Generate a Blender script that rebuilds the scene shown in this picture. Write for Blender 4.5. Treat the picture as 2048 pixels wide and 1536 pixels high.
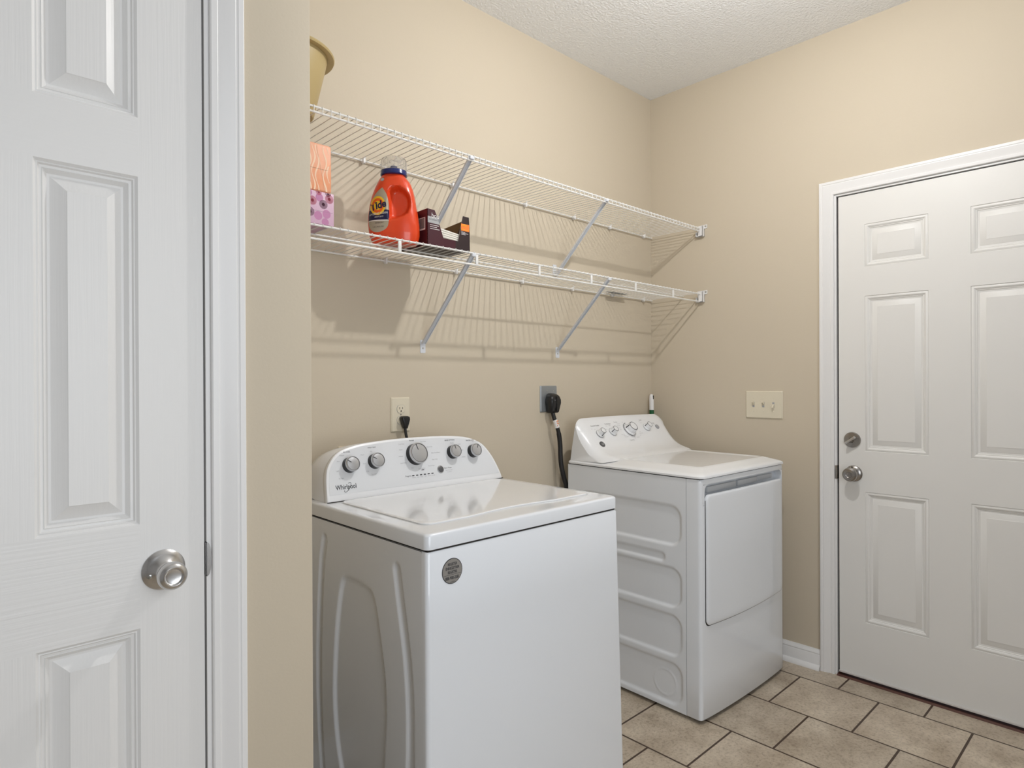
import bpy, bmesh, math, random
import numpy as np
from mathutils import Vector, Matrix
random.seed(7)
S = bpy.context.scene
COL = S.collection
for o in list(bpy.data.objects): bpy.data.objects.remove(o, do_unlink=True)

# ------------------------------------------------------------------ camera, light, exposure
FPX = 1264.84
YAW, PIT, ROL = (math.radians(a) for a in (46.3996, 0.137, -0.24597))
fw = Vector((math.cos(YAW)*math.cos(PIT), math.sin(YAW)*math.cos(PIT), -math.sin(PIT)))
rt = Vector((math.sin(YAW), -math.cos(YAW), 0)); up = rt.cross(fw)
r2 = rt*math.cos(ROL)+up*math.sin(ROL); u2 = -rt*math.sin(ROL)+up*math.cos(ROL)
cam = bpy.data.objects.new('camera', bpy.data.cameras.new('camera')); COL.objects.link(cam)
cam.data.sensor_fit = 'HORIZONTAL'; cam.data.sensor_width = 36.0; cam.data.lens = FPX/2048*36
cam.data.clip_start = 0.02
M = Matrix((r2, u2, -fw)).transposed().to_4x4(); M.translation = (0, 0, 1.24); cam.matrix_world = M
S.camera = cam
W = bpy.data.worlds.new('world'); S.world = W; W.use_nodes = True
W.node_tree.nodes['Background'].inputs[0].default_value = (0.75, 0.85, 1.0, 1)
W.node_tree.nodes['Background'].inputs[1].default_value = 0.2
vs = S.view_settings; S.display_settings.display_device = 'sRGB'
vs.view_transform = 'Standard'; vs.look = 'None'; vs.gamma = 1.0; vs.use_curve_mapping = False
vs.exposure = 0.09
LAMP = Vector((1.73, 0.76, 2.52))
def area(name, loc, target, sx, sy, power, col):
    d = bpy.data.lights.new(name, 'AREA'); d.shape = 'RECTANGLE'; d.size = sx; d.size_y = sy; d.energy = power; d.color = col
    o = bpy.data.objects.new(name, d); COL.objects.link(o); o.location = loc
    o.rotation_euler = (Vector(target)-Vector(loc)).to_track_quat('-Z', 'Y').to_euler(); return o
area('fill_light', (0.40, -1.02, 1.35), (0.80, 1.2, 0.90), 1.3, 1.5, 25, (0.91, 0.955, 1.0))  # soft fill added behind the camera, standing in for an unknown source
LAMP_POWER = 38.5
BULB_R = 0.024

# ------------------------------------------------------------------ materials
def s2l(c):
    f = lambda v: v/12.92 if v <= 0.04045 else ((v+0.055)/1.055)**2.4
    return tuple(f(v/255.0) for v in c)
def mat(name, rgb, rough=0.5, metal=0.0, coat=0.0, srgb=False, spec=0.5, trans=0.0, bump=None, noise=None, ior=1.45):
    m = bpy.data.materials.new(name); m.use_nodes = True; nt = m.node_tree; b = nt.nodes['Principled BSDF']
    c = s2l(rgb) if srgb else rgb
    b.inputs['Base Color'].default_value = (*c, 1); b.inputs['Roughness'].default_value = rough
    b.inputs['Metallic'].default_value = metal; b.inputs['Coat Weight'].default_value = coat
    b.inputs['Coat Roughness'].default_value = 0.02
    b.inputs['Specular IOR Level'].default_value = spec; b.inputs['Transmission Weight'].default_value = trans
    b.inputs['IOR'].default_value = ior
    if bump or noise:
        tc = nt.nodes.new('ShaderNodeTexCoord')
    if bump:                                   # (scale xyz, detail, strength, distance)
        mp = nt.nodes.new('ShaderNodeMapping'); mp.inputs['Scale'].default_value = bump[0]
        nz = nt.nodes.new('ShaderNodeTexNoise'); nz.inputs['Scale'].default_value = 1.0; nz.inputs['Detail'].default_value = bump[1]
        bp = nt.nodes.new('ShaderNodeBump'); bp.inputs['Strength'].default_value = bump[2]; bp.inputs['Distance'].default_value = bump[3]
        nt.links.new(tc.outputs['Object'], mp.inputs['Vector']); nt.links.new(mp.outputs[0], nz.inputs['Vector'])
        nt.links.new(nz.outputs['Fac'], bp.inputs['Height']); nt.links.new(bp.outputs[0], b.inputs['Normal'])
    if noise:                                  # (scale, other colour, lo, hi)
        nz = nt.nodes.new('ShaderNodeTexNoise'); nz.inputs['Scale'].default_value = noise[0]; nz.inputs['Detail'].default_value = 6
        rp = nt.nodes.new('ShaderNodeValToRGB'); rp.color_ramp.elements[0].position = noise[2]; rp.color_ramp.elements[1].position = noise[3]
        c2 = s2l(noise[1]) if srgb else noise[1]
        rp.color_ramp.elements[0].color = (*c2, 1); rp.color_ramp.elements[1].color = (*c, 1)
        nt.links.new(tc.outputs['Object'], nz.inputs['Vector']); nt.links.new(nz.outputs['Fac'], rp.inputs[0]); nt.links.new(rp.outputs[0], b.inputs['Base Color'])
    return m
WALLC = (0.59, 0.515, 0.402)
mWall = mat('wall_paint', WALLC, 0.62, spec=0.3, bump=((160, 160, 160), 2, 0.10, 0.002))
mCeil = mat('ceiling_texture', (0.88, 0.89, 0.90), 0.9, spec=0.1, bump=((110, 110, 110), 4, 0.6, 0.008))
mUnseenWall = mat('unseen_wall_grey', (0.45, 0.45, 0.46), 0.7, spec=0.2)  # grey for the unseen walls, chosen to limit bounced light
mTrim = mat('trim_paint', (0.80, 0.79, 0.78), 0.32)
mDoorR = mat('steel_door_paint', (0.76, 0.745, 0.715), 0.42, bump=((300, 300, 300), 1, 0.03, 0.001))
mDoorV = mat('door_paint_upright_grain', (0.77, 0.76, 0.745), 0.4, bump=((210, 210, 5), 3, 0.20, 0.0016))
mDoorH = mat('door_paint_level_grain', (0.77, 0.76, 0.745), 0.4, bump=((5, 210, 210), 3, 0.20, 0.0016))
mDark = mat('dark_gap', (0.02, 0.017, 0.014), 0.8)
mEnamel = mat('white_enamel', (0.79, 0.815, 0.85), 0.22, coat=0.5)
mLidE = mat('white_lid_enamel', (0.82, 0.83, 0.845), 0.12, coat=0.45)
mPlast = mat('white_plastic', (0.80, 0.805, 0.815), 0.25, coat=0.3)
mPanelSilver = mat('silver_white_panel', (0.70, 0.71, 0.725), 0.32, coat=0.2)
mSilver = mat('satin_silver', (0.60, 0.61, 0.63), 0.33, metal=0.8)
mChrome = mat('satin_nickel', (0.62, 0.61, 0.60), 0.27, metal=1.0)
mNickelD = mat('brushed_nickel_dark', (0.36, 0.34, 0.32), 0.26, metal=1.0)
mBlack = mat('black_plastic', (0.012, 0.012, 0.013), 0.3)
mRubber = mat('black_rubber', (0.015, 0.014, 0.014), 0.45)
mInk = mat('dark_print', (0.03, 0.03, 0.035), 0.6)
mInkG = mat('grey_print', (0.34, 0.34, 0.35), 0.6)
mGreyBtn = mat('grey_button', (0.09, 0.09, 0.095), 0.3)
mGreyLt = mat('pale_grey_plastic', (0.55, 0.56, 0.57), 0.35)
mWire = mat('white_vinyl_coating', (0.80, 0.79, 0.765), 0.35)
mSteelPaint = mat('painted_steel_white', (0.66, 0.68, 0.72), 0.4)
mAlmond = mat('almond_plastic', (0.70, 0.635, 0.50), 0.35)
mGreyPlate = mat('zinc_cover_plate', (0.34, 0.36, 0.375), 0.42, metal=0.6)
mScrew = mat('screw_metal', (0.5, 0.5, 0.48), 0.3, metal=1.0)
mOrange = mat('orange_plastic', (0.72, 0.060, 0.012), 0.3, coat=0.3)
mNavy = mat('navy_plastic', (0.008, 0.018, 0.13), 0.25, coat=0.3)
mClear = mat('clear_plastic', (0.97, 0.97, 0.97), 0.05, trans=0.94, ior=1.25)
mSticker = mat('grey_sticker', (0.26, 0.245, 0.225), 0.5)
mTan = mat('tan_plastic', (0.47, 0.36, 0.17), 0.4, spec=0.4)
mGreen = mat('green_plastic', (0.004, 0.10, 0.03), 0.3)
mBrown = mat('brown_board', (0.16, 0.095, 0.04), 0.85)
mMaroon = mat('maroon_carton', (0.058, 0.010, 0.018), 0.4)
mDarkCard = mat('dark_brown_carton', (0.028, 0.015, 0.016), 0.4)
mPaper = mat('white_paper', (0.80, 0.77, 0.70), 0.8)
mWhitePrint = mat('white_print', (0.82, 0.80, 0.78), 0.5)
mGreyPrint = mat('grey_label_print', (0.40, 0.40, 0.40), 0.5)
mOrangePrint = mat('orange_print', (0.85, 0.22, 0.03), 0.5)
mYellow = mat('yellow_print', (0.85, 0.52, 0.02), 0.4)
mRingO = mat('ring_orange_print', (0.80, 0.12, 0.01), 0.4)
mLabelTan = mat('label_silver_tan', (0.42, 0.38, 0.29), 0.35, metal=0.2)
mNavyPrint = mat('navy_print', (0.006, 0.008, 0.055), 0.35)
mThresh = mat('brown_threshold', (0.085, 0.028, 0.016), 0.5)
mSweep = mat('sweep_white', (0.62, 0.59, 0.56), 0.4)
mBulb = bpy.data.materials.new('lit_bulb'); mBulb.use_nodes = True
_b = mBulb.node_tree.nodes['Principled BSDF']; _b.inputs['Emission Color'].default_value = (1, 0.99, 0.975, 1); _b.inputs['Emission Strength'].default_value = LAMP_POWER/(4*math.pi**2*BULB_R**2)

def floor_mat():
    m = bpy.data.materials.new('stone_tile'); m.use_nodes = True; nt = m.node_tree; L = nt.links; b = nt.nodes['Principled BSDF']
    N = nt.nodes.new
    tc = N('ShaderNodeTexCoord'); sp = N('ShaderNodeSeparateXYZ'); L.new(tc.outputs['Object'], sp.inputs[0])
    def add(src, k):
        a = N('ShaderNodeMath'); a.operation = 'ADD'; L.new(src, a.inputs[0]); a.inputs[1].default_value = k; return a.outputs[0]
    T = 0.2975
    ty = add(sp.outputs['X'], -2.700+20*T); tx = add(sp.outputs['Y'], -0.1965+20*T)
    cb = N('ShaderNodeCombineXYZ'); L.new(tx, cb.inputs[0]); L.new(ty, cb.inputs[1])
    br = N('ShaderNodeTexBrick'); L.new(cb.outputs[0], br.inputs['Vector'])
    br.offset = 0.5; br.offset_frequency = 2; br.squash = 1.0
    br.inputs['Scale'].default_value = 1.0; br.inputs['Mortar Size'].default_value = 0.0038; br.inputs['Mortar Smooth'].default_value = 0.1
    br.inputs['Brick Width'].default_value = T; br.inputs['Row Height'].default_value = T; br.inputs['Bias'].default_value = 0
    br.inputs['Color1'].default_value = (0.9, 0.9, 0.9, 1); br.inputs['Color2'].default_value = (1.06, 1.06, 1.06, 1); br.inputs['Mortar'].default_value = (1, 1, 1, 1)
    n1 = N('ShaderNodeTexNoise'); n1.inputs['Scale'].default_value = 7; n1.inputs['Detail'].default_value = 9; n1.inputs['Roughness'].default_value = 0.68
    n2 = N('ShaderNodeTexNoise'); n2.inputs['Scale'].default_value = 95; n2.inputs['Detail'].default_value = 4; n2.inputs['Roughness'].default_value = 0.7
    L.new(tc.outputs['Object'], n1.inputs['Vector']); L.new(tc.outputs['Object'], n2.inputs['Vector'])
    r1 = N('ShaderNodeValToRGB'); e = r1.color_ramp.elements
    e[0].position = 0.30; e[0].color = (0.36, 0.285, 0.205, 1); e[1].position = 0.70; e[1].color = (0.66, 0.57, 0.45, 1)
    L.new(n1.outputs['Fac'], r1.inputs[0])
    r2_ = N('ShaderNodeValToRGB'); e = r2_.color_ramp.elements
    e[0].position = 0.30; e[0].color = (0.62, 0.60, 0.58, 1); e[1].position = 0.52; e[1].color = (1, 1, 1, 1)
    L.new(n2.outputs['Fac'], r2_.inputs[0])
    mu = N('ShaderNodeMix'); mu.data_type = 'RGBA'; mu.blend_type = 'MULTIPLY'; mu.inputs[0].default_value = 1
    L.new(r1.outputs[0], mu.inputs[6]); L.new(r2_.outputs[0], mu.inputs[7])
    m3 = N('ShaderNodeMix'); m3.data_type = 'RGBA'; m3.blend_type = 'MULTIPLY'; m3.inputs[0].default_value = 1
    L.new(mu.outputs[2], m3.inputs[6]); L.new(br.outputs['Color'], m3.inputs[7])
    mx = N('ShaderNodeMix'); mx.data_type = 'RGBA'; L.new(br.outputs['Fac'], mx.inputs[0]); L.new(m3.outputs[2], mx.inputs[6]); mx.inputs[7].default_value = (0.060, 0.034, 0.020, 1)
    L.new(mx.outputs[2], b.inputs['Base Color'])
    iv = N('ShaderNodeMath'); iv.operation = 'SUBTRACT'; iv.inputs[0].default_value = 1; L.new(br.outputs['Fac'], iv.inputs[1])
    bp = N('ShaderNodeBump'); bp.inputs['Strength'].default_value = 0.6; bp.inputs['Distance'].default_value = 0.003
    L.new(iv.outputs[0], bp.inputs['Height']); L.new(bp.outputs[0], b.inputs['Normal'])
    b.inputs['Roughness'].default_value = 0.42
    return m
mFloor = floor_mat()

# ------------------------------------------------------------------ mesh helpers
class MB:
    def __init__(s): s.bm = bmesh.new()
    def f(s, pts, mi=0):
        vs_ = [s.bm.verts.new(p) for p in pts]
        try:
            fc = s.bm.faces.new(vs_); fc.material_index = mi; return fc
        except ValueError: return None
    def box(s, a, b, bev=0.0, seg=2, mi=0, R=None, c=None):
        x0, y0, z0 = (min(p, q) for p, q in zip(a, b)); x1, y1, z1 = (max(p, q) for p, q in zip(a, b))
        P = [(x0,y0,z0),(x1,y0,z0),(x1,y1,z0),(x0,y1,z0),(x0,y0,z1),(x1,y0,z1),(x1,y1,z1),(x0,y1,z1)]
        if R is not None: P = [tuple(Vector(c)+R @ (Vector(p)-Vector(c))) for p in P]
        v = [s.bm.verts.new(p) for p in P]; F = []
        for q in ((0,3,2,1),(4,5,6,7),(0,1,5,4),(1,2,6,5),(2,3,7,6),(3,0,4,7)):
            fc = s.bm.faces.new([v[i] for i in q]); fc.material_index = mi; F.append(fc)
        if bev > 0:
            E = list({e for fc in F for e in fc.edges})
            bmesh.ops.bevel(s.bm, geom=E, offset=bev, segments=seg, profile=0.5, affect='EDGES')
        return s
    def loft(s, rings, closed=True, caps=True, mi=0, loop=False):
        V = [[s.bm.verts.new(p) for p in r] for r in rings]; n = len(rings[0])
        m = len(V)
        for i in range(m if loop else m-1):
            a, b = V[i], V[(i+1) % m]
            for j in range(n if closed else n-1):
                k = (j+1) % n
                try: s.bm.faces.new((a[j], a[k], b[k], b[j])).material_index = mi
                except ValueError: pass
        if caps and not loop:
            for r in (V[0][::-1], V[-1]):
                try: s.bm.faces.new(r).material_index = mi
                except ValueError: pass
        return s
    def tube(s, path, r, n=8, caps=True, mi=0, flat=1.0):
        P = [Vector(p) for p in path]; rings = []; nrm = None
        for i, p in enumerate(P):
            t = (P[min(i+1, len(P)-1)]-P[max(i-1, 0)]).normalized()
            if nrm is None:
                ax = Vector((0, 0, 1)) if abs(t.z) < 0.9 else Vector((1, 0, 0)); nrm = t.cross(ax).normalized()
            else: nrm = (nrm - t*nrm.dot(t)).normalized()
            bn = t.cross(nrm); rr = r[i] if isinstance(r, (list, tuple)) else r
            rings.append([p+(nrm*math.cos(2*math.pi*j/n)*rr+bn*math.sin(2*math.pi*j/n)*rr*flat) for j in range(n)])
        return s.loft(rings, True, caps, mi)
    def lathe(s, prof, c, axis=(0,0,1), n=32, mi=0, caps=True):
        a = Vector(axis).normalized(); h = Vector((0,0,1)) if abs(a.z) < 0.9 else Vector((1,0,0))
        u = a.cross(h).normalized(); v = a.cross(u); c = Vector(c)
        rings = [[c+a*hh+(u*math.cos(2*math.pi*j/n)+v*math.sin(2*math.pi*j/n))*max(r, 1e-5) for j in range(n)] for r, hh in prof]
        return s.loft(rings, True, caps, mi)
    def grid(s, fn, us, vs_, mi=0, keep=None):
        V = [[s.bm.verts.new(fn(u, v)) for v in vs_] for u in us]
        for i in range(len(us)-1):
            for j in range(len(vs_)-1):
                if keep and not keep((us[i]+us[i+1])/2, (vs_[j]+vs_[j+1])/2): continue
                s.bm.faces.new((V[i][j], V[i+1][j], V[i+1][j+1], V[i][j+1])).material_index = mi
        return s
    def text(s, txt, size, fn, cx, cy, align='CENTER', mi=0, sx=1.0, shear=0.0, rot=0.0, bold=0.0):
        cu = bpy.data.curves.new('t', 'FONT'); cu.body = txt; cu.size = size; cu.align_x = align; cu.align_y = 'CENTER'; cu.shear = shear; cu.offset = bold*size
        cu.resolution_u = 3
        ob = bpy.data.objects.new('t', cu); me = bpy.data.meshes.new_from_object(ob)
        cr, sr = math.cos(rot), math.sin(rot)
        vs_ = []
        for v in me.vertices:
            x, y = v.co.x*sx, v.co.y
            vs_.append(s.bm.verts.new(fn(cx+x*cr-y*sr, cy+x*sr+y*cr)))
        for p in me.polygons:
            try: s.bm.faces.new([vs_[i] for i in p.vertices]).material_index = mi
            except ValueError: pass
        bpy.data.objects.remove(ob); bpy.data.meshes.remove(me); bpy.data.curves.remove(cu); return s
ROOT = {}
def obj(name, mb, mats, parent=None, local=False, ang=32, recalc=True, weld=0.0):
    bm = mb.bm
    if weld: bmesh.ops.remove_doubles(bm, verts=bm.verts, dist=weld)
    if recalc: bmesh.ops.recalc_face_normals(bm, faces=bm.faces)
    ca = math.radians(ang)
    for fc in bm.faces: fc.smooth = True
    for e in bm.edges:
        if len(e.link_faces) == 2: e.smooth = e.calc_face_angle(0) < ca
        else: e.smooth = False
    me = bpy.data.meshes.new(name)
    root = parent
    while root is not None and root.parent is not None: root = root.parent
    if root is not None and not local:
        bm.transform(ROOT[root.name].inverted())
    bm.to_mesh(me); bm.free()
    for m in (mats if isinstance(mats, (list, tuple)) else [mats]): me.materials.append(m)
    o = bpy.data.objects.new(name, me); COL.objects.link(o)
    if parent is not None: o.parent = parent
    else: ROOT[o.name] = Matrix.Identity(4)
    return o
def thing(name, label, cat, loc=(0,0,0), rz=0, group=None):
    o = bpy.data.objects.new(name, None); COL.objects.link(o); o.location = loc; o.rotation_euler = (0, 0, rz)
    o.empty_display_size = 0.05
    o['label'] = label; o['category'] = cat
    if group: o['group'] = group
    ROOT[o.name] = Matrix.Translation(Vector(loc)) @ Matrix.Rotation(rz, 4, 'Z'); return o
def struct(o, label=None, cat=None):
    o['kind'] = 'structure'
    if label: o['label'] = label
    if cat: o['category'] = cat
    return o
def rrect(x0, y0, x1, y1, r, n=6):
    P = []
    for cx, cy, a0 in ((x1-r, y1-r, 0), (x0+r, y1-r, 90), (x0+r, y0+r, 180), (x1-r, y0+r, 270)):
        for k in range(n+1):
            a = math.radians(a0+90*k/n); P.append((cx+r*math.cos(a), cy+r*math.sin(a)))
    return P
def catmull(P, k=8):
    out = []
    for i in range(len(P)-1):
        p0, p1, p2, p3 = P[max(i-1, 0)], P[i], P[i+1], P[min(i+2, len(P)-1)]
        for j in range(k):
            t = j/k
            out.append(tuple(0.5*((2*b)+(-a+c)*t+(2*a-5*b+4*c-d)*t*t+(-a+3*b-3*c+d)*t**3) for a, b, c, d in zip(p0, p1, p2, p3)))
    out.append(tuple(P[-1])); return out
def sd_rr(x, y, x0, y0, x1, y1, r):          # signed distance to a rounded rectangle
    cx, cy = (x0+x1)/2, (y0+y1)/2; qx = abs(x-cx)-((x1-x0)/2-r); qy = abs(y-cy)-((y1-y0)/2-r)
    return math.hypot(max(qx, 0), max(qy, 0))+min(max(qx, qy), 0)-r
def sd_poly(x, y, P):
    d = 1e9; ins = False; n = len(P)
    for i in range(n):
        ax, ay = P[i]; bx, by = P[(i+1) % n]; ex, ey = bx-ax, by-ay
        t = max(0, min(1, ((x-ax)*ex+(y-ay)*ey)/(ex*ex+ey*ey+1e-12)))
        d = min(d, math.hypot(x-ax-t*ex, y-ay-t*ey))
        if (ay > y) != (by > y) and x < ax+(y-ay)/(by-ay)*ex: ins = not ins
    return -d if ins else d
def sst(d, w): t = max(0.0, min(1.0, 0.5-d/w)); return t*t*(3-2*t)   # 1 inside, 0 outside

# ------------------------------------------------------------------ the room
XW, YB, ZC, Y0, XE = 2.835, 1.9095, 2.724, 1.17, 0.572
XL, YF = -1.3, -0.85
b = MB(); b.box((XL-0.15, -4.2, -0.06), (XW+0.6, YB+0.15, 0)); struct(obj('floor', b, mFloor), 'beige stone tiled floor laid in offset rows', 'floor')
b = MB(); b.box((XL-0.15, -4.2, ZC), (XW+0.15, YB+0.15, ZC+0.06)); struct(obj('ceiling', b, mCeil), 'white textured ceiling', 'ceiling')
b = MB(); b.box((XE-0.12, YB, 0), (XW+0.12, YB+0.12, ZC)); struct(obj('wall_back', b, mWall), 'tan wall behind the washer and dryer', 'wall')
DR0, DR1, DRT = 0.9893, 0.190, 2.019          # right door jamb opening (y, y, top)
b = MB()
b.box((XW, DR0+0.02, 0), (XW+0.12, YB, ZC)); b.box((XW, YF, 0), (XW+0.12, DR1-0.02, ZC)); b.box((XW, DR1-0.02, DRT+0.02), (XW+0.12, DR0+0.02, ZC))
struct(obj('wall_right', b, mWall), 'tan wall with the panelled steel door', 'wall')
DL0, DL1, DLT = -0.245, 0.3748, 2.045         # left door opening (x, x, top)
b = MB()
b.box((DL1+0.02, Y0, 0), (XE, Y0+0.115, ZC), bev=0.003); b.box((XL, Y0, 0), (DL0-0.02, Y0+0.115, ZC)); b.box((DL0-0.02, Y0, DLT+0.02), (DL1+0.02, Y0+0.115, ZC))
struct(obj('wall_left', b, mWall), 'tan wall end beside the white closet door', 'wall')
b = MB(); b.box((XE-0.115, Y0+0.115, 0), (XE, YB, ZC)); struct(obj('wall_alcove', b, mWall), 'tan side wall closing the washer alcove', 'wall')
b = MB(); b.box((XL-0.12, YF, 0), (XL, Y0+0.115, ZC)); struct(obj('wall_side', b, mUnseenWall), 'grey wall left of the camera', 'wall')
b = MB()
b.box((XL-0.12, YF-0.12, 0), (-0.75, YF, ZC)); b.box((1.15, YF-0.12, 0), (XW+0.12, YF, ZC)); b.box((-0.75, YF-0.12, 2.3), (1.15, YF, ZC))
struct(obj('wall_front', b, mUnseenWall), 'grey unseen wall behind the camera with an opening added for the fill light', 'wall')  # opening made up to let the added fill light in

# casing and jamb --------------------------------------------------
CAS = [(0, 0), (0, .0065), (.002, .0085), (.011, .0095), (.0125, .0085), (.015, .0085), (.022, .0105), (.033, .0145), (.040, .0165), (.0415, .0155), (.044, .0155), (.0455, .0170), (.0535, .0170), (.0555, .0155), (.0555, 0)]
def casing(name, fn, a0, a1, zt, parent=None, label=None):
    b = MB(); rings = []
    for t, h in CAS:
        rings.append([fn(a0-t, 0, h), fn(a0-t, zt+t, h), fn(a1+t, zt+t, h), fn(a1+t, 0, h)])
    b.loft(rings, closed=False, caps=False)
    for k in (0, 3): b.f([r[k] for r in rings])
    return b
fR = lambda a, z, h: (XW-h, a, z)
fL = lambda a, z, h: (a, Y0-h, z)
b = casing('', fR, DR1-0.008, DR0+0.008, DRT+0.008)
b.box((XW+0.001, DR0, 0), (XW+0.12, DR0+0.019, DRT)); b.box((XW+0.001, DR1-0.019, 0), (XW+0.12, DR1, DRT)); b.box((XW+0.001, DR1-0.019, DRT), (XW+0.12, DR0+0.019, DRT+0.019))
b.box((XW+0.052, DR0-0.012, 0), (XW+0.09, DR0, DRT)); b.box((XW+0.052, DR1, DRT-0.012), (XW+0.09, DR0, DRT))
struct(obj('trim_1', b, mTrim), 'white moulded casing around the steel door', 'door casing')
b = casing('', fL, DL0-0.008, DL1+0.008, DLT+0.008)
b.box((DL1, Y0+0.0005, 0), (DL1+0.019, Y0+0.113, DLT)); b.box((DL0-0.019, Y0+0.0005, 0), (DL0, Y0+0.113, DLT)); b.box((DL0-0.019, Y0+0.0005, DLT), (DL1+0.019, Y0+0.113, DLT+0.019))
b.box((DL1-0.012, Y0+0.042, 0), (DL1, Y0+0.08, DLT))
struct(obj('trim_2', b, mTrim), 'white moulded casing around the closet door', 'door casing')

# baseboard with quarter round ------------------------------------
BB = [(0, 0), (0.0125, 0), (0.0125, 0.060), (0.0105, 0.064), (0.0115, 0.068), (0.009, 0.075), (0.005, 0.080), (0.004, 0.084), (0, 0.084)]
def baseboard(name, p0, p1, nrm, label):
    b = MB(); n = Vector(nrm); rings = [[Vector(p)+n*t+Vector((0, 0, h)) for t, h in BB] for p in (p0, p1)]; b.loft(rings)
    Q = [(0.0125, 0)]+[(0.0125+0.017*math.cos(math.radians(a)), 0.019*math.sin(math.radians(a))) for a in range(0, 91, 15)]
    b.loft([[Vector(p)+n*t+Vector((0, 0, h)) for t, h in Q] for p in (p0, p1)])
    return struct(obj(name, b, mTrim), label, 'baseboard')
baseboard('baseboard_right', (XW, YB-0.03, 0), (XW, DR0+0.065, 0), (-1, 0, 0), 'white baseboard with quarter round beside the dryer')
baseboard('baseboard_back', (XE, YB, 0), (XW, YB, 0), (0, -1, 0), 'white baseboard behind the machines')
baseboard('baseboard_left', (DL1+0.065, Y0, 0), (XE, Y0, 0), (0, -1, 0), 'white baseboard below the wall end')

# ------------------------------------------------------------------ panelled doors
def door_slab(fn, A, Z, panels, prof, thick, mv, mh, rails):
    b = MB()
    for i in range(len(A)-1):
        for j in range(len(Z)-1):
            if (i, j) in panels:
                rings = []
                for t, d in prof:
                    rings.append([fn(A[i]+t, Z[j]+t, d), fn(A[i+1]-t, Z[j]+t, d), fn(A[i+1]-t, Z[j+1]-t, d), fn(A[i]+t, Z[j+1]-t, d)])
                b.loft(rings, True, False, 0); b.f(rings[-1], 0)
            else:
                mi = 1 if (j in rails and 0 < i < len(A)-2) else 0
                b.f([fn(A[i], Z[j], 0), fn(A[i+1], Z[j], 0), fn(A[i+1], Z[j+1], 0), fn(A[i], Z[j+1], 0)], mi)
    a0, a1, z0, z1 = A[0], A[-1], Z[0], Z[-1]
    for i in range(len(A)-1):
        b.f([fn(A[i], z1, 0), fn(A[i+1], z1, 0), fn(A[i+1], z1, -thick), fn(A[i], z1, -thick)]); b.f([fn(A[i], z0, 0), fn(A[i+1], z0, 0), fn(A[i+1], z0, -thick), fn(A[i], z0, -thick)])
    for j in range(len(Z)-1):
        b.f([fn(a0, Z[j], 0), fn(a0, Z[j+1], 0), fn(a0, Z[j+1], -thick), fn(a0, Z[j], -thick)]); b.f([fn(a1, Z[j], 0), fn(a1, Z[j+1], 0), fn(a1, Z[j+1], -thick), fn(a1, Z[j], -thick)])
    b.f([fn(a0, z0, -thick), fn(a1, z0, -thick), fn(a1, z1, -thick), fn(a0, z1, -thick)])
    return b
# right: six panel steel door
RX = XW+0.004
PR = [(0, 0), (.0015, -.003), (.004, -.0012), (.009, -.0004), (.013, -.0022), (.0155, -.0055), (.0175, -.0048), (.020, -.0075), (.026, -.0085), (.0275, -.0075), (.0455, -.0025), (.047, -.0012)]
A = [0.1935, 0.297, 0.5225, 0.6565, 0.881, 0.9815]; Zr = [0.0235, 0.2465, 0.7845, 0.9515, 1.589, 1.7075, 1.8835, 2.0135]
b = door_slab(lambda a, z, d: (RX-d, a, z), A, Zr, {(i, j) for i in (1, 3) for j in (1, 3, 5)}, PR, 0.044, 0, 0, ())
doorR = struct(obj('door_2', b, [mDoorR], weld=1e-5), 'white six-panel steel exterior door with nickel deadbolt and knob', 'door')
b = MB(); b.box((RX-0.008, A[0], 0.0160), (RX+0.004, A[-1], 0.0240), bev=0.002); obj('door_sweep', b, mSweep, doorR)
b = MB(); b.box((XW+.016, DR0-.011, .012), (XW+.03, DR0-.0002, DRT)); b.box((XW+.016, DR1, DRT-.007), (XW+.03, DR0, DRT-.0002)); obj('gap_shade_strip', b, mDark, bpy.data.objects['trim_1'])  # near-black strip added to deepen the shade in the door gap
b = MB(); b.loft([[(XW-0.012, y, 0), (XW-0.004, y, 0.006), (XW+0.11, y, 0.007), (XW+0.11, y, 0)] for y in (DR1+0.001, DR0-0.001)])
struct(obj('trim_3', b, mThresh), 'dark brown threshold under the steel door', 'threshold')
def ring_prof(b, prof, c, ax, n=40): b.lathe(prof, c, ax, n)
# knob and deadbolt on the right door
yk, zk = 0.924, 0.856
kn = MB(); ring_prof(kn, [(0, 0), (.0335, 0), (.0335, .003), (.031, .006), (.022, .0105), (.0155, .012), (.0135, .016), (.0125, .026), (.015, .029), (.0225, .032), (.0272, .038), (.0285, .046), (.0272, .053), (.022, .058), (.012, .0595), (.0105, .0585), (0, .0585)], (RX, yk, zk), (-1, 0, 0))
k = obj('door_knob', kn, mNickelD, doorR); k['label'] = 'round nickel door knob'
kn = MB(); ring_prof(kn, [(0, 0), (.0085, 0), (.0085, .002), (.006, .0025), (.006, .0015), (0, .0015)], (RX-.0585, yk, zk), (-1, 0, 0), 24); kn.box((RX-.0630, yk-.0012, zk-.0055), (RX-.0600, yk+.0012, zk+.0055)); obj('lock_button', kn, mNickelD, k)
kn = MB(); ring_prof(kn, [(0, 0), (.003, 0), (.003, .0012), (0, .0012)], (RX-.0085, yk+.004, zk+.0265), (-1, 0, 0.35), 12); obj('rose_hole', kn, mDark, k)
zd_ = 0.9955; yd = 0.929
kn = MB(); ring_prof(kn, [(0, 0), (.0325, 0), (.0325, .003), (.030, .0065), (.012, .0085), (.010, .0105), (.008, .018), (0, .018)], (RX, yd, zd_), (-1, 0, 0))
k = obj('deadbolt', kn, mNickelD, doorR); k['label'] = 'round nickel deadbolt plate'
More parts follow.
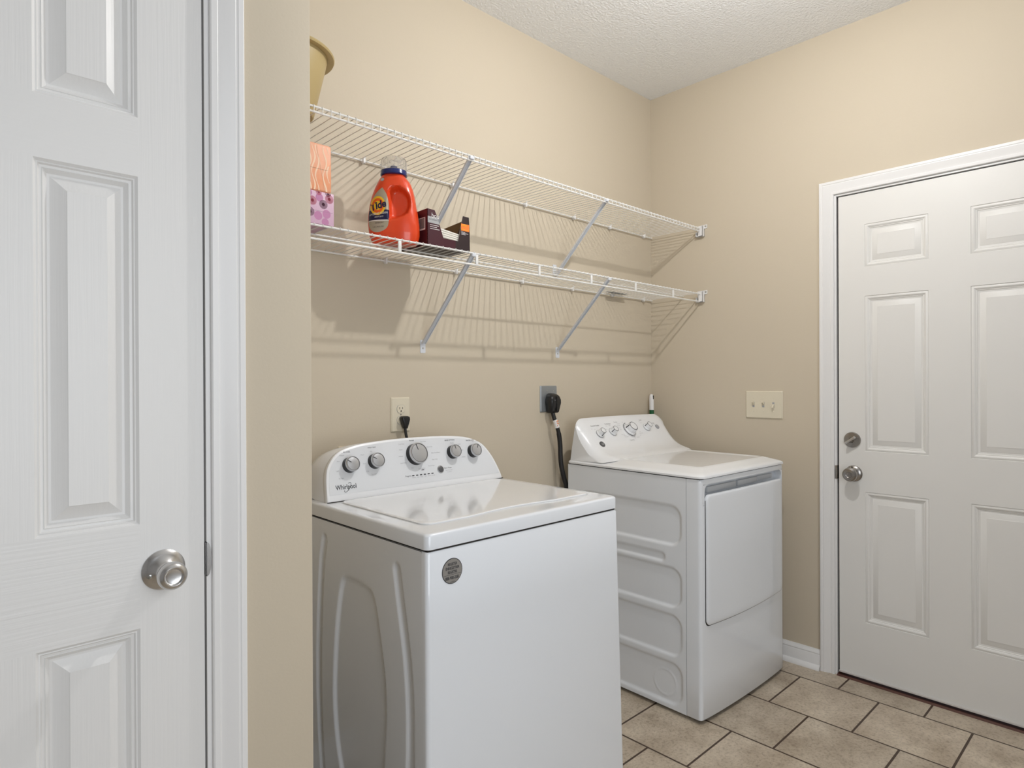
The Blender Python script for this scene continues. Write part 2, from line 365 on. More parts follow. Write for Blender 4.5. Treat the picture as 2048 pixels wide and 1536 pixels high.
kn = MB(); Rm = Matrix.Rotation(math.radians(-36), 3, 'X'); kn.box((RX-.032, yd-.0235, zd_-.0052), (RX-.0175, yd+.0235, zd_+.0052), bev=.0032, R=Rm, c=(RX-.02, yd, zd_)); obj('thumb_turn', kn, mChrome, k)
kn = MB(); kn.box((XW-.0012, DR0-.002, zk-.028), (XW+.03, DR0+.007, zk+.028), bev=.001); kn.box((XW-.003, DR0-.003, zk-.018), (XW+.002, DR0+.0035, zk+.018), bev=.001)
obj('strike_plate', kn, mNickelD, bpy.data.objects['trim_1'])
# left: moulded wood-grain door
LY = Y0+0.003
PL = [(0, 0), (.004, -.0040), (.006, -.0035), (.008, -.0065), (.0115, -.0075), (.0125, -.0065), (.0185, -.0125), (.022, -.0130), (.0415, -.0040), (.0430, -.0025)]
pw = 0.1386
AL = [-0.242, -0.1422, -0.1422+pw, 0.1337, 0.1337+pw, 0.3717]
Zl = [0.012, 0.235, 0.8388, 1.0094, 1.5801, 1.6765, 1.915, 2.042]
b = door_slab(lambda a, z, d: (a, LY-d, z), AL, Zl, {(i, j) for i in (1, 3) for j in (1, 3, 5)}, PL, 0.035, 0, 0, (0, 2, 4, 6))
doorL = struct(obj('door_1', b, [mDoorV, mDoorH], weld=1e-5), 'white wood-grained panel closet door in the foreground with a silver knob', 'door')
ck = (0.3070, LY, 0.9288)
kn = MB(); ring_prof(kn, [(0, 0), (.0335, 0), (.0335, .0025), (.032, .0040), (.026, .0075), (.018, .0115), (.0135, .0165), (.0112, .022), (.0112, .030), (.0140, .036), (.0185, .0395), (.0218, .0440), (.0226, .0490), (.0218, .0540), (.0190, .0580), (.0150, .0600), (.0132, .0592), (.0116, .0572), (.0095, .0566), (0, .0570)], ck, (0, -1, 0), 56)
k = obj('door_knob', kn, mChrome, doorL); k['label'] = 'satin silver round knob'
kn = MB(); ring_prof(kn, [(0, -.002), (.0042, -.002), (.0040, .0016), (.0022, .0022), (.0015, .0006), (0, .0006)], (ck[0]-.0230, LY-.0082, ck[2]-.0060), (-.35, -1, -.10), 16); obj('knob_screw', kn, mScrew, k)
kn = MB()
P = [(DL1+.0075*math.sqrt(max(0, 1-t*t)), 0.9335+.030*t) for t in [i/12-1 for i in range(25)]]
kn.loft([[(x, Y0-.0025, z) for x, z in P], [(x, Y0+.006, z) for x, z in P]]); kn.box((DL1-.0012, Y0+.002, 0.905), (DL1+.002, Y0+.03, 0.962))
obj('strike_plate', kn, mChrome, bpy.data.objects['trim_2'])

# ceiling lamp above the room (out of the picture, lights it)
cl = thing('ceiling_lamp', 'round ceiling lamp with an opal bulb in the middle of the room', 'lamp', (LAMP.x, LAMP.y, ZC))
b = MB(); b.lathe([(0, 0), (.075, 0), (.075, -.012), (.06, -.02), (.025, -.03), (.022, -.150), (.030, -.170), (.030, -.1915), (0, -.1915)], (LAMP.x, LAMP.y, ZC), (0, 0, 1), 32); obj('lamp_base', b, mTrim, cl)
b = MB(); b.lathe([(0, BULB_R*.5)]+[(BULB_R*math.cos(math.radians(a)), -BULB_R*math.sin(math.radians(a))) for a in range(-30, 90, 12)]+[(0, -BULB_R)], LAMP, (0, 0, 1), 24)
bulb = obj('bulb', b, mBulb, cl)

# ------------------------------------------------------------------ wire shelves
def shelf(name, label, zr, zf, zlow, lip_every, clips, conns, mid, bx, foot, X0=XE+0.004, X1=XW-0.006):
    yr, yf = YB-0.010, YB-0.2945
    t = thing(name, label, 'shelf', (X0, YB, zr), 0, 'wire shelves above the machines')
    def zdeck(y): return zr+(zf-zr)*(yr-y)/(yr-yf)
    b = MB(); b.tube([(X0, yr, zr-.0042), (X1, yr, zr-.0042)], .0030, 8); obj('rear_rail', b, mWire, t)
    b = MB(); b.tube([(X0, yf, zf-.0040), (X1, yf, zf-.0040)], .0030, 8); obj('front_rail', b, mWire, t)
    b = MB(); b.tube([(X0, yf+.002, zlow), (X1, yf+.002, zlow)], .0032, 8); obj('lip_rail', b, mWire, t)
    if mid:
        b = MB(); b.tube([(X0, mid, zdeck(mid)-.0040), (X1, mid, zdeck(mid)-.0040)], .0026, 8); obj('middle_rail', b, mWire, t)
    b = MB(); x = 0.7975-0.0258*8
    while x < X1-0.004:
        if lip_every: P = [(x, yr+.002, zr), (x, yf, zf), (x, yf-.0042, zf-.002), (x, yf-.0044, zf-.008), (x, yf-.0030, zlow)]
        else: P = [(x, yr+.002, zr), (x, yf-.001, zf), (x, yf-.0042, zf-.0025), (x, yf-.0044, zf-.006)]
        b.tube(P, .00135, 6); x += 0.0258
    obj('wire_deck', b, mWire, t)
    for cx in clips:
        b = MB(); b.lathe([(0, 0), (.006, 0), (.0075, .004), (.0075, .012), (.005, .016), (0, .016)], (cx, YB, zr-.004), (0, -1, 0), 14)
        b.box((cx-.004, YB-.018, zr-.014), (cx+.004, YB-.003, zr+.004), bev=.0015); b.tube([(cx, YB-.012, zr+.001), (cx+.004, YB-.016, zr+.009)], .0035, 8)
        obj('wall_clip', b, mTrim, t)
    for cx in conns:
        b = MB(); b.box((cx-.0055, yf-.0015, zlow), (cx+.0055, yf+.0035, zf-.004), bev=.0012); obj('lip_strut', b, mWire, t)
    for cx in bx:
        p0 = Vector((cx, yf+.004, zf-.012)); p1 = Vector((cx+.004, YB-.006, zr-.285)); d = (p1-p0).normalized()
        b = MB(); n1 = Vector((1, 0, 0)); n2 = d.cross(n1).normalized()
        prof = [(-.0085, -.003), (-.006, -.0045), (.006, -.0045), (.0085, -.003), (.0085, .004), (.0065, .004), (.0065, -.001), (-.0065, -.001), (-.0065, .004), (-.0085, .004)]
        b.loft([[p+n1*u+n2*v for u, v in prof] for p in (p0, p1)])
        b.box((cx-.0085, yf-.007, zf-.016), (cx+.0085, yf+.007, zf-.005), bev=.002)
        br = obj('support_brace', b, mSteelPaint, t)
        b = MB(); z1 = zr-.272+foot
        b.loft([[(cx+.004+u, y, z1-.024+v) for u, v in rrect(-.0115, -.024, .0115, .024, .004)] for y in (YB, YB-.0022)])
        obj('brace_foot', b, mSteelPaint, br)
        b = MB(); b.lathe([(0, 0), (.0032, 0), (.0028, .0015), (0, .0022)], (cx+.004, YB-.002, z1-.030), (0, -1, 0), 12); obj('foot_screw', b, mScrew, br)
    # bracket on the right wall
    zt = zf+.010
    b = MB()
    b.box((XW-.020, 1.599, zt-.052), (XW-.0005, 1.6015, zt-.004)); b.box((XW-.020, 1.599, zt-.054), (XW-.0005, 1.637, zt-.0515))
    b.box((XW-.0025, 1.599, zt-.054), (XW-.0005, 1.637, zt-.002)); b.box((XW-.020, 1.634, zt-.054), (XW-.0005, 1.637, zt-.030))
    b.box((XW-.020, 1.5975, zt-.054), (XW-.018, 1.6225, zt-.003))
    b.loft([[(x, y, z) for y, z in [(1.637, zt+.001), (1.584, zt+.004), (1.584, zt-.014), (1.600, zt-.016), (1.637, zt-.010)]] for x in (XW-.0035, XW-.0005)])
    eb = obj('end_bracket', b, mTrim, t)
    b = MB(); b.lathe([(0, 0), (.0045, 0), (.004, .002), (0, .003)], (XW-.0035, 1.5915, zt-.005), (-1, 0, 0), 12); obj('bracket_screw', b, mScrew, eb)
    return t
shelf('wire_shelf', 'upper white wire shelf, holding only the tan tub at its left end', 1.9975, 1.9975, 1.980, True, (0.75, 1.118, 1.5, 1.892, 2.205, 2.472, 2.757), (), None, (1.3545, 2.0785), .038)
shelf('wire_shelf', 'lower white wire shelf, holding the detergent bottle and boxes', 1.6695, 1.6755, 1.634, False, (0.80, 1.203, 1.516, 1.870, 2.193, 2.490, 2.751), (0.77, 1.073, 1.378, 1.680, 1.981, 2.282, 2.579), 1.713, (1.3615, 2.0950), 0)
ZD = 1.6775

# ------------------------------------------------------------------ tan tub on the upper shelf
cx, cy, zb = 0.7670, 1.7440, 1.9995
t = thing('storage_tub', 'round tan plastic tub at the left end of the upper shelf', 'tub', (cx, cy, zb))
b = MB(); b.lathe([(0, 0), (.082, 0), (.086, .004), (.1245, .170), (.125, .175), (.119, .175), (.117, .170), (.082, .006), (0, .006)], (cx, cy, zb), (0, 0, 1), 64); obj('tub_body', b, mTan, t)
b = MB(); b.lathe([(.1225, .168), (.136, .165), (.1420, .166), (.1440, .170), (.1420, .1745), (.130, .177), (.124, .177), (.120, .173)], (cx, cy, zb), (0, 0, 1), 64, caps=False); obj('tub_rim', b, mTan, t)

# ------------------------------------------------------------------ tissue boxes
def flower_mat(name, base, kind):
    m = bpy.data.materials.new(name); m.use_nodes = True; nt = m.node_tree; L = nt.links; N = nt.nodes.new; B = nt.nodes['Principled BSDF']
    B.inputs['Roughness'].default_value = 0.45
    return m
mPink = mat('pink_carton', (0.62, 0.41, 0.53), 0.45)
mPeach = mat('peach_carton', (0.78, 0.31, 0.15), 0.5, noise=(14, (0.80, 0.42, 0.28), 0.35, 0.65))
mPeachLt = mat('pale_peach_print', (0.86, 0.60, 0.42), 0.5)
mFlRed = mat('crimson_print', (0.42, 0.05, 0.09), 0.5); mFlDk = mat('plum_print', (0.10, 0.02, 0.05), 0.5); mFlPk = mat('rose_print', (0.50, 0.21, 0.38), 0.5); mFlGy = mat('mauve_print', (0.30, 0.20, 0.28), 0.5)
bx0, bx1, by0, by1, bz0, bz1 = 0.741, 0.861, 1.6225, 1.742, ZD, 1.7675
t = thing('tissue_box', 'pink tissue box with starburst flowers, under the orange box', 'tissue box', (0.80, 1.68, bz0))
b = MB(); b.box((bx0, by0, bz0), (bx1, by1, bz1), bev=.0015); pk = b
fB = lambda x, z: (x, by0-.0004, z)
def burst(b, cx, cz, r, n, fn, x0, x1, z0, z1, inner=0.35, mi=0):
    for k in range(n):
        a0 = 2*math.pi*k/n; a1 = a0+math.pi/n*1.05
        P = [(cx+rr*math.cos(a), cz+rr*math.sin(a)) for rr, a in ((0.0, a0), (r, a0), (r, a1))]
        P = [(min(max(x, x0), x1), min(max(z, z0), z1)) for x, z in P]
        b.f([fn(*p) for p in P], mi)
    m = 14; P = [(cx+r*inner*math.cos(2*math.pi*k/m), cz+r*inner*math.sin(2*math.pi*k/m)) for k in range(m)]
    P = [(min(max(x, x0), x1), min(max(z, z0), z1)) for x, z in P]
    b.f([fn(*p) for p in P], mi)
def disc(b, cx, cz, r, fn, x0, x1, z0, z1, m=24, mi=0):
    P = [(cx+r*math.cos(2*math.pi*k/m), cz+r*math.sin(2*math.pi*k/m)) for k in range(m)]
    b.f([fn(min(max(x, x0), x1), min(max(z, z0), z1)) for x, z in P], mi)
cl_ = (bx0+.001, bx1-.001, bz0+.001, bz1-.001)
for x, z in ((0.797, 1.7395), (0.8465, 1.7510)): burst(b, x, z, .0125, 22, fB, *cl_, mi=1)
burst(b, 0.8155, 1.7655, .009, 16, fB, *cl_, mi=1)
for x, z in ((0.8290, 1.7335), (0.790, 1.7080), (0.752, 1.724)): burst(b, x, z, .0125, 22, fB, *cl_, mi=2)
burst(b, 0.8430, 1.7660, .009, 16, fB, *cl_, mi=2); fB2 = lambda x, z: (x, by0-.0002, z)
for x, z, r in ((0.8135, 1.7005, .012), (0.8385, 1.7080, .012), (0.8175, 1.7510, .011), (0.786, 1.760, .010), (0.770, 1.695, .012)): disc(b, x, z, r, fB2, *cl_, mi=3)
disc(b, 0.8345, 1.6855, .0105, fB2, *cl_, mi=3); b.box((bx0+.002, by0-.0003, 1.7133), (bx1-.004, by0+.0002, 1.7139), mi=4)
obj('carton', b, [mPink, mFlRed, mFlDk, mFlPk, mFlGy], t)
ox0, ox1, oy0, oy1, oz0, oz1 = 0.740, 0.8550, 1.6225, 1.735, 1.7680, 1.9000
t = thing('tissue_box', 'orange tissue box with pale wavy stripes, stacked on the pink box', 'tissue box', (0.795, 1.68, oz0))
b = MB(); b.box((ox0, oy0, oz0), (ox1, oy1, oz1), bev=.0065, seg=3); 
for k in range(11):
    thin = k % 4 == 3; xb = ox0+.004+k*.0112
    def g(z, k=k, thin=thin, xb=xb): return xb+(.0050*math.sin((z-oz0)/.062*2*math.pi*.80+(.4 if k % 2 else 1.3)) if not thin else (.065-(z-oz0))*.20)
    def w(z, k=k, thin=thin): return .0006 if thin else .0020*(.45+.75*abs(math.sin((z-oz0)/.062*math.pi*.80+k*.9)))
    for q in range(48):
        za, zb_ = oz0+.002+(oz1-oz0-.009)*q/48, oz0+.002+(oz1-oz0-.009)*(q+1)/48
        P = [(g(za)-w(za), za), (g(za)+w(za), za), (g(zb_)+w(zb_), zb_), (g(zb_)-w(zb_), zb_)]
        if all(ox0+.006 < x < ox1-.0065 for x, _ in P): b.f([(x, oy0-(.0006 if thin else .0003), z) for x, z in P], 1)
b.box((ox0+.006, oy0-.0004, 1.8290), (ox1-.013, oy0+.0002, 1.8296), mi=2); obj('carton', b, [mPeach, mPeachLt, mBrown], t)

# ------------------------------------------------------------------ detergent bottle
BC = Vector((1.1190, 1.7120, ZD)); ba = -0.70     # local u axis across the bottle, facing the camera
ux = Vector((math.cos(ba), math.sin(ba), 0)); uy = Vector((-math.sin(ba), math.cos(ba), 0))     # uy points away from the camera
BP = [  # z, left u, right u, half depth
 (0.000, -.0665, .0680, .036), (0.006, -.0715, .0735, .041), (0.030, -.0800, .0790, .0455), (0.060, -.0830, .0785, .047), (0.090, -.0825, .0745, .0475), (0.120, -.0785, .0690, .047),
 (0.150, -.0715, .0640, .0455), (0.175, -.0620, .0580, .043), (0.195, -.0525, .0500, .039), (0.208, -.0450, .0400, .035), (0.216, -.0400, .0330, .0315), (0.2185, -.0365, .0310, .030)]
def bprof(z):
    for i in range(len(BP)-1):
        if z <= BP[i+1][0]:
            p0, p1, p2, p3 = BP[max(i-1, 0)], BP[i], BP[i+1], BP[min(i+2, len(BP)-1)]; t = (z-p1[0])/(p2[0]-p1[0]); return tuple(p1[k]+(p2[k]-p1[k])*t for k in (1, 2, 3))
    return BP[-1][1:]
GRIP = [(0.018, .118), (0.030, .160), (.040, .168), (.049, .155), (.0525, .130), (.0505, .105), (.044, .088), (.030, .078), (.0, .068), (-.012, .085), (-.014, .120), (-.008, .150), (.006, .172), (.026, .178)]
GRIP = [(-.013, .070), (.010, .076), (.030, .083), (.044, .094), (.0515, .112), (.0530, .132), (.0480, .152), (.036, .166), (.016, .176), (-.004, .174), (-.014, .160), (-.016, .120)]
def bdepth(u, z):                                # distance of the front skin in front of the centre plane
    l, r, d = bprof(z); c = (l+r)/2; w = (r-l)/2; q = min(1, abs((u-c)/w))
    base = d*(1-q**2.8)**(1/2.4)
    g = sd_poly(u, z, GRIP)
    k = sst(g+.004, .016); rr = 0.030*k*(1.0-0.45*max(0, min(1, (u+.016)/.07-.55)))
    if k > 0: base = max(base-rr, 0.006) if base > 0.006 else base
    return base
def bpt(u, z, off=0, sgn=1): return BC+ux*u-uy*(sgn*(bdepth(u, z)+off))+Vector((0, 0, z))
t = thing('detergent_bottle', 'large orange laundry detergent bottle with navy collar and clear cup', 'bottle', BC)
b = MB(); zs = [0, .002, .004, .008]+[.012+.0045*i for i in range(46)]; zs = [z for z in zs if z < .2185]+[.2185]
rings = []
for z in zs:
    l, r, d = bprof(z); c = (l+r)/2; w = (r-l)/2; n = 56; R = []
    for k in range(n):
        a = math.pi*(k+.5)/n; u = c+w*math.copysign(abs(math.cos(a))**0.8, math.cos(a)); R.append(bpt(u, z))
    for k in range(n):
        a = math.pi*(k+.5)/n; u = c-w*math.copysign(abs(math.cos(a))**0.8, math.cos(a)); R.append(bpt(u, z, 0, -1))
    rings.append(R)
b.loft(rings); body = obj('bottle_body', b, mOrange, t, ang=50); body['label'] = 'orange bottle body with moulded grip'
LAB = catmull([(-.033, .171), (-.020, .150), (-.014, .125), (-.0125, .095), (-.0125, .070), (-.016, .050), (-.026, .039), (-.043, .032), (-.061, .034), (-.0735, .045), (-.078, .062), (-.0785, .085), (-.0745, .110), (-.065, .136), (-.050, .158), (-.033, .171)], 3)[:-1]
def clipz(P, zc, keep_above):
    out = []
    for (ax, az), (bx, bz) in zip(P, P[1:]+P[:1]):
        ia, ib = (az >= zc) == keep_above, (bz >= zc) == keep_above
        if ia: out.append((ax, az))
        if ia != ib: t_ = (zc-az)/(bz-az); out.append((ax+(bx-ax)*t_, zc))
    return out
def patch(name, P, m, off, z0=None, z1=None, step=.002):
    P = list(P)
    if z0 is not None: P = clipz(clipz(P, z0, True), z1, False)
    Q = []
    for (ax, az), (bx, bz) in zip(P, P[1:]+P[:1]):
        n = max(1, int(math.hypot(bx-ax, bz-az)/step)); Q += [(ax+(bx-ax)*k/n, az+(bz-az)*k/n) for k in range(n)]
    cu, cz = sum(p[0] for p in Q)/len(Q), sum(p[1] for p in Q)/len(Q)
    def fn(u, v):
        l, r, d = bprof(v); return bpt(max(u, l+.0006), v, off)
    b = MB(); b.loft([[fn(cu+(u-cu)*k, cz+(z-cz)*k) for u, z in Q] for k in (1, .95, .88, .8, .7, .6, .5, .4, .3, .2, .1, .02)]); return b
lab = obj('front_label', patch('', LAB, mLabelTan, .0006), mLabelTan, t, ang=60); lab['label'] = 'silver-tan label with navy band and round emblem'
obj('label_band', patch('', LAB, mNavyPrint, .0009, .0700, .1010, .0016), mNavyPrint, lab, ang=60)
obj('label_stripe', patch('', LAB, mWhitePrint, .0012, .0665, .0690, .0012), mWhitePrint, lab, ang=60)
ec = (-.0475, .1140)
circ = lambda r: [(ec[0]+r*.86*math.cos(a/24*math.pi), ec[1]+r*1.05*math.sin(a/24*math.pi)) for a in range(48)]
obj('emblem_ring', patch('', circ(.0285), mYellow, .0012), mYellow, lab, ang=60)
obj('emblem_middle', patch('', circ(.0222), mRingO, .0015), mRingO, lab, ang=60)
obj('emblem_centre', patch('', circ(.0140), mYellow, .0018), mYellow, lab, ang=60)
def bl(u, z, off=.0024):
    l, r, d = bprof(z); return bpt(max(u, l+.0006), z, off)
b = MB(); b.text('Tide', .0320, bl, -.0470, .1135, sx=.88, rot=.26, shear=.2, bold=.034); obj('emblem_lettering', b, mNavyPrint, lab, recalc=False)
b = MB(); b.text('HYGIENIC CLEAN', .0092, bl, -.0455, .0885, sx=.80, rot=.10); b.text('HEAVY DUTY', .0060, bl, -.043, .0785, sx=.8, rot=.06); obj('band_lettering', b, mWhitePrint, lab, recalc=False)
b = MB(); b.text('DETERGENT', .0050, bl, -.042, .0600, rot=.04); b.text('1.36 L (46 FL OZ)', .0048, bl, -.046, .0480, rot=.03); obj('label_lettering', b, mInk, lab, recalc=False)
b = MB(); b.grid(lambda u, v: bpt(-.034+u, .1985+v, .0008), [i*.001-.006 for i in range(13)], [i*.001-.006 for i in range(13)], keep=lambda u, v: math.hypot(u, v) < .0058); obj('round_mark', b, mGreyPrint, t)
b = MB(); b.text('HE', .006, lambda u, z: bpt(u, z, .0014), -.034, .1985); obj('round_mark_lettering', b, mWhitePrint, t, recalc=False)
cc = BC+ux*(-.0025)
b = MB(); b.lathe([(.030, .217), (.0405, .218), (.0420, .2205), (.0410, .232), (.0385, .2335), (.030, .2335)], cc, (0, 0, 1), 48, caps=False); b.lathe([(0, .233), (.037, .2335), (.034, .2365), (.014, .2365), (.0105, .2500), (0, .2520)], cc, (0, 0, 1), 40)
col = obj('pour_collar', b, mNavy, t); col['label'] = 'navy blue pouring collar'
b = MB(); b.lathe([(.0405, .2335), (.0400, .262), (.0385, .2695), (.034, .2730), (.020, .2735), (0, .2720), (0, .2700), (.033, .2705), (.0365, .268), (.0380, .262), (.0388, .2335)], cc, (0, 0, 1), 48, caps=False)
for k in range(24):
    a = 2*math.pi*k/24; p = cc+Vector((math.cos(a)*.0403, math.sin(a)*.0403, 0)); b.tube([p+Vector((0, 0, .240)), p+Vector((0, 0, .262))], .0007, 5)
cup = obj('measuring_cup', b, mClear, t); cup['label'] = 'clear plastic measuring cup cap'

# ------------------------------------------------------------------ torn carton of wipes
qx0, qx1, qy0, qy1, qz0, qz1 = 1.1875, 1.3610, 1.6311, 1.7780, ZD, 1.7927
t = thing('carton', 'torn dark maroon carton full of white sheets beside the detergent bottle', 'box', ((qx0+qx1)/2, qy0, qz0))
th = .0011
def wall_sheet(P, dr):       # polygon with thickness: outside print, inside brown board
    b = MB(); d = Vector(dr)*th; P0 = [Vector(p) for p in P]; P1 = [p+d for p in P0]; n = len(P)
    b.f(P0, 0); b.f(P1[::-1], 1)
    for i in range(n): b.f([P0[i], P0[(i+1) % n], P1[(i+1) % n], P1[i]], 2)
    return b
fr = [(qx0, qz0), (1.3006, qz0), (1.3006, 1.7062), (1.2503, 1.7072), (1.2352, 1.7470), (1.2252, 1.7731), (1.2156, 1.7912), (qx0, 1.7922)]
b = wall_sheet([(x, qy0, z) for x, z in fr], (0, 1, 0)); f_ = obj('front_panel', b, [mMaroon, mBrown, mPaper], t, recalc=False)
fr2 = [(1.3006, qz0), (qx1, qz0), (qx1-.0005, 1.7429), (1.3575, 1.7917), (1.3313, 1.7927), (1.3107, 1.7057), (1.3006, 1.7062)]
b = wall_sheet([(x, qy0, z) for x, z in fr2], (0, 1, 0)); f2_ = obj('front_corner', b, [mDarkCard, mBrown, mPaper], t, recalc=False)
b = wall_sheet([(qx0, qy0, qz0), (qx0, qy1, qz0), (qx0, qy1, 1.7902), (qx0, qy0, 1.7922)], (1, 0, 0)); s_ = obj('left_panel', b, [mMaroon, mBrown, mPaper], t, recalc=False)
b = wall_sheet([(qx1, qy0, qz0), (qx1, qy1, qz0), (qx1, qy1, 1.7792), (qx1, qy0+.05, 1.7862), (qx1-.003, qy0, 1.7917)], (-1, 0, 0)); obj('right_panel', b, [mDarkCard, mBrown, mPaper], t, recalc=False)
b = wall_sheet([(qx0, qy1, qz0), (qx1, qy1, qz0), (qx1, qy1, 1.7792), (qx0, qy1, 1.7731)], (0, -1, 0)); obj('back_panel', b, [mMaroon, mBrown, mPaper], t, recalc=False)
b = wall_sheet([(qx0, qy0, qz0), (qx1, qy0, qz0), (qx1, qy1, qz0), (qx0, qy1, qz0)], (0, 0, 1)); obj('bottom_panel', b, [mDarkCard, mBrown, mPaper], t, recalc=False)
fq = lambda x, z: (x, qy0-.0004, z)
b = MB(); b.f([fq(x, z) for x, z in [(qx0+.001, 1.7485), (1.2350, 1.7470), (1.2257, 1.7681), (qx0+.001, 1.7686)]]); pr = obj('grey_print', b, mGreyPrint, f_)
b = MB(); b.text('bou', .0225, lambda x, z: (x, qy0-.0007, z), 1.2026, 1.7721, 'LEFT', sx=.88); obj('carton_lettering', b, mWhitePrint, f_, recalc=False)
b = MB(); b.text('HOT DATES & C', .0060, lambda x, z: (x, qy0-.0007, z), 1.1925, 1.7590, 'LEFT', sx=.80); obj('carton_small_lettering', b, mInk, f_, recalc=False)
b = MB()
for k, (w, z) in enumerate(((.034, 1.7414), (.027, 1.7354), (.037, 1.7294))): b.box((1.1975, qy0-.0005, z), (1.1975+w, qy0+.0001, z+.0016))
obj('carton_fine_print', b, mWhitePrint, f_)
b = MB(); b.box((1.3233, qy0-.0005, 1.7435), (1.3585, qy0+.0001, 1.7671)); op = obj('orange_print', b, mOrangePrint, f2_)
b = MB(); b.text('SWEET', .0085, lambda x, z: (x, qy0-.0009, z), 1.3258, 1.7621, 'LEFT', sx=.85); b.box((1.3238, qy0-.0008, 1.7470), (1.3580, qy0, 1.7482)); obj('orange_print_lettering', b, mYellow, f2_, recalc=False)
b = MB()
for k, (w, z) in enumerate(((.016, 1.7389), (.029, 1.7349), (.017, 1.7309))): b.box((1.3248, qy0-.0005, z), (1.3248+w, qy0+.0001, z+.0014))
obj('corner_fine_print', b, mWhitePrint, f2_)
b = MB(); b.loft([[(qx0-.0005, y, z) for y, z in [(1.6436, 1.7274), (1.6819, 1.7274), (1.6819, 1.7671), (1.6436, 1.7671)]], [(qx0+.0002, y, z) for y, z in [(1.6436, 1.7274), (1.6819, 1.7274), (1.6819, 1.7671), (1.6436, 1.7671)]]]); bc = obj('barcode_patch', b, mWhitePrint, s_)
b = MB(); y = 1.6462
for k in range(9):
    w = (.0016, .0028, .0012, .0035, .0018)[k % 5]; b.box((qx0-.0009, y, 1.7319), (qx0-.0004, y+w, 1.7651)); y += w+(.0014 if k % 2 else .0021)
obj('barcode_bars', b, mInk, s_)
ORD = ('lowest', 'second lowest', 'third from the bottom', 'fourth from the bottom', 'fourth from the top', 'third from the top', 'second from the top', 'topmost')
for k in range(8):
    b = MB(); zl, zr_ = qz0+.0040+.0080*k, qz0+.0035+.0058*k; xa0, xa1 = qx0+.006+.0012*(k % 3), qx1-.006-.001*(k % 2)
    b.loft([[(x, y, zz) for y, zz in rrect(qy0+.004, z, qy1-.008, z+h, h*.42, 3)] for x, z, h in ((xa0, zl, .0070), ((xa0+xa1)/2, (zl+zr_)/2+.0004, .0060), (xa1, zr_, .0050))])
    o = obj('paper_sheaf', b, mPaper)
    o['label'] = ORD[k]+' sheaf of white sheets in the torn maroon carton'; o['category'] = 'paper sheets'; o['group'] = 'sheaves of white sheets in the carton'

# black flat card lying at the back of the lower shelf
b = MB(); b.box((2.428, 1.862, 1.6718), (2.570, 1.8930, 1.6738), bev=.0004)
o = obj('black_card', b, mBlack); o['label'] = 'thin black card lying at the back of the lower shelf'; o['category'] = 'card'

# ------------------------------------------------------------------ outlets, plugs, switch plate
def wplate(fn, a0, a1, z0, z1, th_, ch, mb=None):
    b = mb or MB()
    b.loft([[fn(x, z, h) for x, z in rrect(a0+i, z0+i, a1-i, z1-i, .003, 3)] for i, h in ((0, 0), (0, th_*.35), (ch, th_))]); return b
fb = lambda x, z, h: (x, YB-h, z)
ox, oz = (1.2262+1.3056)/2, (1.1890+1.0655)/2
t = thing('wall_outlet', 'almond duplex wall outlet behind the washer with one black plug in it', 'outlet', (ox, YB, oz))
obj('cover_plate', wplate(fb, 1.2262, 1.3056, 1.0655, 1.1890, .006, .004), mAlmond, t)
for dz in (.020, -.0195):
    b = MB(); c = oz+dz
    P = [(.0170*math.cos(a), max(-.0135, min(.0135, .0175*math.sin(a)))) for a in [2*math.pi*k/32 for k in range(32)]]
    b.loft([[(ox+x*s, YB-h, c+z*s) for x, z in P] for s, h in ((1.0, .004), (1.0, .0072), (.96, .0078))]); rc = obj('receptacle', b, mAlmond, t)
    b = MB(); b.box((ox-.0072, YB-.0084, c-.001), (ox-.0056, YB-.007, c+.0075)); b.box((ox+.0052, YB-.0084, c), (ox+.0068, YB-.007, c+.0070)); b.lathe([(0, 0), (.0026, 0), (.0026, .0012), (0, .0012)], (ox-.0002, YB-.0073, c-.0073), (0, -1, 0), 14); obj('slots', b, mDark, rc)
    b = MB(); P2 = [(x*1.06, z*1.06) for x, z in P]; b.loft([[(ox+x, YB-h, c+z) for x, z in P2] for h in (.0052, .0063)]); obj('receptacle_gap', b, mInkG, rc)
b = MB(); b.lathe([(0, 0), (.003, 0), (.0025, .0012), (0, .0015)], (ox, YB-.006, oz), (0, -1, 0), 12); obj('plate_screw', b, mScrew, t)
t = thing('power_cord', 'thin black washer cord plugged into the almond outlet', 'cord', (ox, YB-.03, oz-.02))
pz = oz-.0185
b = MB(); rings = []
for z, w, y0_, y1_ in ((pz+.0125, .0125, .0085, .024), (pz+.0135, .011, .0085, .026), (pz+.010, .0165, .0085, .031), (pz+.002, .0165, .0085, .033), (pz-.012, .0125, .0095, .033), (pz-.023, .009, .013, .031), (pz-.030, .0078, .0155, .029), (pz-.0305, .0065, .017, .028)):
    rings.append([(ox+.007+x, YB-(y0_+y1_)/2-y, z) for x, y in rrect(-w, -(y1_-y0_)/2, w, (y1_-y0_)/2, min(.0055, w*.45), 3)])
b.loft(rings[1:]); obj('plug', b, mBlack, t)
b = MB(); b.tube(catmull([(ox+.007, YB-.022, pz-.028), (ox+.0085, YB-.024, pz-.050), (ox+.013, YB-.027, pz-.078), (ox+.012, YB-.030, pz-.13), (ox-.02, YB-.035, pz-.25)], 6), .0052, 10); obj('cord', b, mRubber, t)

